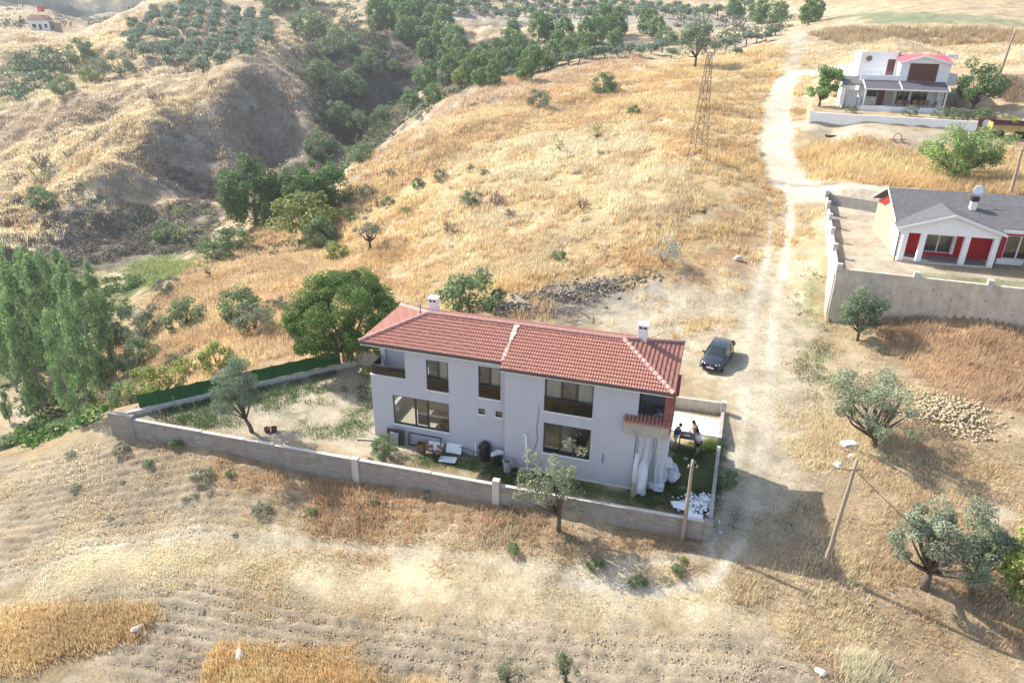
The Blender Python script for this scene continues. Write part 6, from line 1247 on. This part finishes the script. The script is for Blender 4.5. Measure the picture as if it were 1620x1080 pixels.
# --- scrub that reads as one mass
def scrub():
    g = np.random.default_rng(5); Pn = []; Nn = []; K = []; S = []
    areas = [([(470,60),(600,60),(660,120),(640,190),(555,262),(505,330),(440,345),(440,300),(500,230),(480,120)], 1000, 1.5, (.09,.135,.06)),
      ([(600,60),(900,70),(1100,60),(900,90),(760,128),(660,190),(640,120)], 420, 1.5, (.10,.15,.065)),
      ([(0,330),(120,312),(170,335),(330,335),(330,400),(200,432),(60,450),(0,470)], 800, .85, (.15,.135,.11)),
      ([(180,335),(330,335),(360,380),(260,420),(200,425)], 160, .8, (.11,.14,.07)),
      ([(200,270),(290,300),(440,290),(380,318),(250,325)], 260, .7, (.17,.15,.13)),
      ([(200,262),(290,192),(370,140),(440,120),(480,180),(470,285),(330,325),(180,325)], 260, .6, (.19,.165,.13)),
      ([(100,150),(240,120),(330,130),(290,190),(160,250),(60,250)], 90, .8, (.17,.16,.11)),
      ([(430,30),(560,0),(640,60),(600,110),(470,60)], 200, 1.4, (.13,.15,.09)),
      ([(540,300),(700,200),(1000,110),(1190,90),(1200,300),(1100,420),(800,470),(640,490),(560,560),(450,420)], 230, .35, (.20,.17,.12)),
      ([(540,300),(700,200),(1000,110),(1190,90),(1200,300),(1000,420),(640,480)], 60, .45, (.17,.19,.10)),
      ([(200,655),(150,600),(260,470),(400,372),(560,400),(575,572)], 90, .45, (.17,.19,.09)),
      ([(1080,110),(1200,100),(1210,250),(1120,240)], 60, .5, (.22,.18,.13)),
      ([(0,0),(250,0),(200,45),(110,60),(0,70)], 260, 3.2, (.10,.13,.09)),
      ([(0,108),(60,95),(110,108),(90,155),(0,190)], 260, 2.0, (.085,.14,.06)),
      ([(60,95),(170,130),(160,155),(100,125)], 50, 1.5, (.12,.14,.09)),
      ([(0,480),(120,430),(210,470),(190,560),(170,640),(60,700),(0,640)], 420, .9, (.09,.15,.05)),
      ([(0,735),(60,720),(150,690),(170,660),(110,660),(40,690),(0,700)], 150, .7, (.10,.20,.04)),
      ([(40,235),(130,180),(180,185),(150,235),(90,260)], 100, 1.0, (.17,.145,.12)),
      ([(330,350),(480,340),(540,300),(560,270),(600,330),(500,400),(400,420)], 130, .8, (.13,.16,.07)),
      ([(430,20),(560,20),(560,100),(470,100)], 220, 1.6, (.11,.13,.08)),
      ([(260,0),(330,-2),(440,10),(430,30),(260,24)], 90, 2.2, (.09,.13,.07)),
      ([(1050,20),(1240,10),(1230,45),(1080,60)], 110, 1.8, (.11,.13,.075)),
      ([(200,640),(290,610),(300,560),(200,560)], 60, .5, (.14,.15,.07))]
    for poly, n, r, colr in areas:
        P = GP(poly); xs = [p[0] for p in P]; ys = [p[1] for p in P]; x = g.uniform(min(xs), max(xs), n*12); y = g.uniform(min(ys), max(ys), n*12)
        k = (sdist(x, y, P)+fbm(x/6, y/6, 3, 4)*4 < 0) & (fbm(x/8, y/8, 3, 19) > -.25); x = x[k][:n]; y = y[k][:n]; z = hraw(x, y)
        for a, b, c in zip(x, y, z):
            rr = r*g.uniform(.45,1.35); m = int(42 if math.hypot(a, b) > 110 else 70); d = g.normal(size=(m,3)); d /= np.linalg.norm(d, axis=1)[:,None]; d[:,2] = np.abs(d[:,2])
            lump = 1+.35*np.sin(3*np.arctan2(d[:,1], d[:,0])+a)+.2*np.sin(5*d[:,2]+b)
            Pn.append(np.array((a,b,c-.1))+d*(rr*lump*g.uniform(.55,1,m))[:,None]*np.array((1,1,.8))); Nn.append(d); t = np.array(colr)*g.uniform(.6,1.5)*(1+.12*g.normal(size=3)); K.append(np.clip(t*(1+g.uniform(-.3,.3,(m,1))),.01,.6)); S.append(np.full(m, rr*.28))
    Pn = np.concatenate(Pn); Nn = np.concatenate(Nn); K = np.concatenate(K); S = np.concatenate(S)
    V, F, Cc = leaves(Pn, Nn, S*1.2, S*.8, K, g); o = link('scrub', mesh_np('scrub', V, F, M['leaf'], Cc)); tag(o, 'low scrub and thicket covering the gullies and valley sides', 'scrub', kind='stuff')
scrub()
# --- dry grass and weeds
def tufts(name, label, areas, cat='grass'):
    g = np.random.default_rng(len(label)); X = []; Y = []; Hh = []; K = []; NB = []
    for poly, n, h, colr, thr in areas:
        P = GP(poly); xs = [p[0] for p in P]; ys = [p[1] for p in P]; m = int(n*4); x = g.uniform(min(xs), max(xs), m); y = g.uniform(min(ys), max(ys), m)
        sz_ = max(1.0, min(8.0, (max(xs)-min(xs))*.08)); k = ((sdist(x, y, P)/sz_+g.uniform(-1,1,m)*.8+fbm(x/2.5, y/2.5, 3, 4)*2.2) < 0) & (fbm(x/3, y/3, 5, 23, .65)+g.normal(size=m)*.16 > thr)
        
        if name != 'lawn': k &= sdist(x, y, YARD) > .25
        k &= (sdist(x, y, REDLOT) > .25) & (sdist(x, y, WHITELOT) > .3)
        for tp, tw, _c, ts in TRK[:7]:
            k &= pline(x, y, GP(tp)) > tw+ts*.4*g.uniform(-1,1,m)
        x = x[k][:n]; y = y[k][:n]
        X.append(x); Y.append(y); Hh.append(h*g.uniform(.35,1.3,len(x))*(1+.6*fbm(x/4, y/4, 3, 9))); kk = np.array(colr)*(1+g.uniform(-.25,.3,(len(x),1)))*(1+.35*fbm(x/5, y/5, 4, 29))[:,None]; mixr = sstep(-.05,.4,fbm(x/7, y/7, 5, 39, .65))[:,None]*.6; K.append(kk*(1-mixr)+kk*np.array((.86,.76,.66))*mixr if name == 'dry_grass' else kk)
    X = np.concatenate(X); Y = np.concatenate(Y); Hh = np.concatenate(Hh); K = np.concatenate(K); Z = hraw(X, Y); nb = 7
    rr = np.hypot(X, Y); n = len(X); X = np.repeat(X, nb); Y = np.repeat(Y, nb); Z = np.repeat(Z, nb); Hh = np.repeat(Hh, nb)*g.uniform(.6,1.2,n*nb); K = np.repeat(K, nb, 0)*g.uniform(.85,1.15,(n*nb,1)); rr = np.repeat(rr, nb)
    an = g.uniform(0, 6.28, n*nb); le = Hh*g.uniform(.1,.7,n*nb); bx = X+g.normal(size=n*nb)*.12*(1+rr/80); by = Y+g.normal(size=n*nb)*.12*(1+rr/80); wd = .004+.00042*rr+.006*g.uniform(size=n*nb)
    px = -np.sin(an)*wd; py = np.cos(an)*wd
    V = np.stack([np.stack([bx-px, by-py, Z-.04], 1), np.stack([bx+px, by+py, Z-.04], 1), np.stack([bx+np.cos(an)*le, by+np.sin(an)*le, Z+Hh], 1)], 1).reshape(-1,3)
    o = link(name, mesh_np(name, V, np.arange(len(V)).reshape(-1,3), M['grass'], np.clip(np.repeat(K, 3, 0), .02, .8))); tag(o, label, cat, kind='stuff')
GO = (.72,.55,.31); RU = (.56,.42,.28); ST = (.82,.71,.51)
tufts('dry_grass', 'tall golden dry grass over the hillside behind the house', [
 ([(520,300),(700,200),(1000,110),(1200,60),(1205,300),(1120,420),(800,470),(640,490),(560,570),(450,420)], 44000, .5, GO, -.05),
 ([(700,260),(1000,180),(1100,300),(900,430),(720,460)], 16000, .55, ST, .08), ([(540,300),(700,220),(1000,130),(1200,100),(1205,300),(1100,420),(800,470),(640,490)], 9000, .5, (.46,.33,.21), .08),
 ([(200,655),(150,600),(260,470),(400,372),(560,400),(620,480),(575,572)], 15000, .45, RU, -.25), ([(200,655),(260,470),(400,372),(560,400),(620,480),(575,572)], 9000, .5, GO, -.2),
 ([(0,990),(160,972),(275,992),(90,1085),(-60,1090)], 4200, .3, GO, -.25), ([(350,1045),(460,1032),(560,1045),(760,1085),(700,1200),(300,1200)], 4200, .3, GO, -.25),
 ([(1260,215),(1440,225),(1619,225),(1700,290),(1385,290),(1290,265)], 6000, .6, GO, -.5), ([(1380,480),(1480,462),(1680,500),(1680,640),(1500,600),(1400,520)], 5000, .45, RU, -.1),
 ([(350,735),(700,775),(860,800),(1130,850),(1120,890),(850,870),(600,850),(380,790)], 5000, .26, RU, -.05), ([(0,940),(350,850),(900,880),(1180,930),(900,970),(500,940)], 4500, .12, ST, -.1),
 ([(1300,640),(1440,600),(1619,660),(1619,1060),(1500,1075),(1200,1060),(1160,900),(1300,860)], 9000, .26, (.70,.57,.39), .0), ([(1350,1020),(1420,1040),(1400,1075),(1350,1060)], 500, .5, ST, -1),
 ([(1255,60),(1619,50),(1619,110),(1255,90)], 3500, .4, (.72,.60,.40), -.1), ([(1290,38),(1619,33),(1619,50),(1300,54)], 2600, 1.0, (.46,.36,.22), -.1), ([(1560,105),(1619,105),(1619,140),(1570,140)], 600, .8, (.42,.34,.24), -.3), ([(0,260),(340,140),(290,190),(160,290),(0,410)], 9000, .6, (.74,.60,.38), -.3), ([(0,200),(180,170),(420,125),(480,140),(470,290),(330,325),(180,330),(0,330)], 12000, .5, (.46,.38,.28), -.1), ([(0,70),(250,30),(430,40),(470,110),(200,170),(0,200)], 12000, .55, (.68,.56,.38), -.15), ([(440,60),(600,60),(640,180),(560,260),(480,300)], 6000, .6, (.30,.27,.18), -.2), ([(560,268),(760,135),(1000,82),(1000,140),(760,230),(600,320)], 8000, .5, (.60,.45,.30), -.15),
 ([(0,760),(200,705),(1130,845),(1180,930),(900,970),(500,960),(0,1000)], 7000, .09, (.68,.57,.39), -.1), ([(0,1000),(500,960),(1250,1000),(1620,1080),(1400,1200),(0,1200)], 3500, .08, (.62,.51,.36), .05), ([(1150,430),(1260,380),(1330,640),(1280,880),(1150,900),(1080,600),(900,500)], 3000, .08, (.68,.58,.40), .1), ([(1290,480),(1480,600),(1620,650),(1620,1000),(1300,900)], 5000, .14, (.70,.58,.40), -.05), ([(0,90),(180,60),(170,130),(100,110)], 3500, .6, (.68,.56,.36), -.3)])
tufts('weeds', 'scattered green weeds along the track and the wall foot', [
 ([(1265,420),(1300,420),(1315,540),(1330,640),(1290,640),(1262,500)], 700, .22, (.14,.19,.07), .05), ([(1150,740),(1290,740),(1330,900),(1150,890)], 90, .16, (.10,.15,.06), .1),
 ([(200,705),(1130,850),(1130,895),(200,770)], 320, .2, (.14,.19,.08), .15), ([(195,430),(300,420),(330,440),(210,480)], 1500, .4, (.24,.28,.11), -.4), ([(1330,620),(1600,700),(1600,1000),(1250,1000)], 240, .2, (.20,.24,.10), .1)], 'weeds')
tufts('lawn', 'patchy green grass between the grey house and the front wall', [
 ([(640,715),(830,745),(1005,780),(1070,700),(1138,690),(1128,806),(900,772),(740,748)], 9000, .07, (.09,.15,.04), -.25), ([(215,672),(400,620),(540,592),(480,640),(330,690)], 1500, .25, (.10,.16,.06), -.1),
 ([(400,640),(580,610),(585,700),(420,690)], 900, .16, (.12,.18,.06), .12)], 'lawn')
# --- single weed clumps on the field
WC = [(325,772,20,'bushg'),(118,740,10,'bushg'),(197,732,16,'bushg'),(127,793,11,'bushg'),(240,752,11,'bush2'),(370,763,10,'bush1'),(285,720,13,'bush2'),(420,820,17,'bushg'),(500,820,10,'bush2'),(820,872,14,'bush2'),(952,890,16,'bush0'),(905,852,9,'bushg'),
 (1020,918,16,'bush0'),(1082,898,14,'bush1'),(380,858,5,'bush2'),(600,800,9,'bushg'),(680,790,10,'bushg'),(300,805,7,'bushg'),(315,800,8,'bushg'),(182,838,6,'bushg'),(1090,880,8,'bushy'),(590,735,6,'bush2'),(200,780,5,'bushg'),(60,700,20,'bush1'),(22,728,24,'bush1'),(100,702,22,'bush1'),(132,680,18,'bush1')]
WC.sort()
WL = ['at the left edge under the poplars','first','second','third','fourth','fifth','sixth']
for i, (px, py, r, k) in enumerate(WC): at(k, px, py, r, 'weed_clump', 'green weed clump on the bare slope, %s one counted from the left edge' % (ORD[i] if i < 20 else ['twenty-first','twenty-second','twenty-third','twenty-fourth','twenty-fifth','twenty-sixth','twenty-seventh','twenty-eighth'][i-20]), 'weed', 'weed clumps on the slope', tall=.75, cname='leaves')
own_tree(815, 1082, 28, 'young green sapling at the bottom edge of the ploughed strip', name='sapling', seed=51, n=14, hpx=36, base=(.15,.19,.09), crk=.35, ln=.12, wd=.04, nper=60, nb=10)
own_tree(908, 1075, 20, 'taller thin sapling right of the other at the bottom edge', name='sapling', seed=52, n=14, hpx=50, base=(.16,.20,.10), crk=.35, ln=.12, wd=.04, nper=60, nb=10, rzk=.5)

def clods():
    g = np.random.default_rng(77); bv = np.array([(1,0,0),(-1,0,0),(0,1,0),(0,-1,0),(0,0,1),(0,0,-1)], float); bf = np.array([(0,2,4),(2,1,4),(1,3,4),(3,0,4),(2,0,5),(1,2,5),(3,1,5),(0,3,5)])
    for nm, lab, areas, mt in (('clods', 'dry earth clods lying loose on the ploughed ground', [([(140,945),(300,922),(600,975),(900,995),(1250,1000),(1480,1080),(1620,1120),(1400,1200),(0,1200),(200,1080)], 16000, .035), ([(0,760),(200,705),(1130,845),(1135,895),(600,850),(300,860),(0,940)], 11000, .03), ([(1300,640),(1619,660),(1619,1060),(1200,1060)], 4000, .03)], M['clod']),
      ('gravel', 'pale gravel and small stones on the track and cleared ground', [([(780,492),(880,462),(1100,440),(1190,400),(1300,470),(1320,640),(1300,860),(1150,900),(1150,640),(1080,560)], 9000, .024), ([(200,685),(560,592),(600,700),(580,725),(300,690)], 2500, .02), ([(1322,408),(1300,330),(1400,340),(1420,400),(1619,420),(1619,436)], 1200, .03)], M['stone'])):
        VV = []; n0 = 0
        for poly, n, r in areas:
            P = GP(poly); xs = [p[0] for p in P]; ys = [p[1] for p in P]; x = g.uniform(min(xs), max(xs), n*4); y = g.uniform(min(ys), max(ys), n*4); k = sdist(x, y, P)+g.normal(size=n*4)*.5 < 0; x = x[k][:n]; y = y[k][:n]; z = hraw(x, y); m = len(x)
            s_ = r*np.minimum(g.exponential(1, m), 2.2)*.5+r*.4; a = g.uniform(0, 6.3, m); q = bv[None]*(1+g.uniform(-.4,.4,(m,6,1)))*s_[:,None,None]*np.array((1.2,1,.7)); ca, sa = np.cos(a)[:,None], np.sin(a)[:,None]
            VV.append(np.stack([q[...,0]*ca-q[...,1]*sa+x[:,None], q[...,0]*sa+q[...,1]*ca+y[:,None], q[...,2]+z[:,None]+.01], -1).reshape(-1,3)); n0 += m
        V = np.concatenate(VV); F = (bf[None]+np.arange(n0)[:,None,None]*6).reshape(-1,3); tag(link(nm, mesh_np(nm, V, F, mt)), lab, nm, kind='stuff')
clods()
# ------------------------------------------------------------------ haze
def build_haze():
    x0, x1, y0, y1, z0, z1 = -3700, 3700, -3700, 3700, -160, 420
    V = np.array([(x, y, z) for z in (z0, z1) for y in (y0, y1) for x in (x0, x1)])
    F = np.array([(0,2,3,1),(4,5,7,6),(0,1,5,4),(2,6,7,3),(0,4,6,2),(1,3,7,5)])
    m = bpy.data.materials.new('haze'); m.use_nodes = True; t = m.node_tree; t.nodes.clear()
    pv = t.nodes.new('ShaderNodeVolumePrincipled'); pv.inputs['Color'].default_value = (.86,.91,1.0,1); pv.inputs['Density'].default_value = .0003; pv.inputs['Anisotropy'].default_value = .2
    o = t.nodes.new('ShaderNodeOutputMaterial'); t.links.new(pv.outputs[0], o.inputs['Volume'])
    tag(link('haze', mesh_np('haze', V, F, m)), kind='stuff')
build_haze()
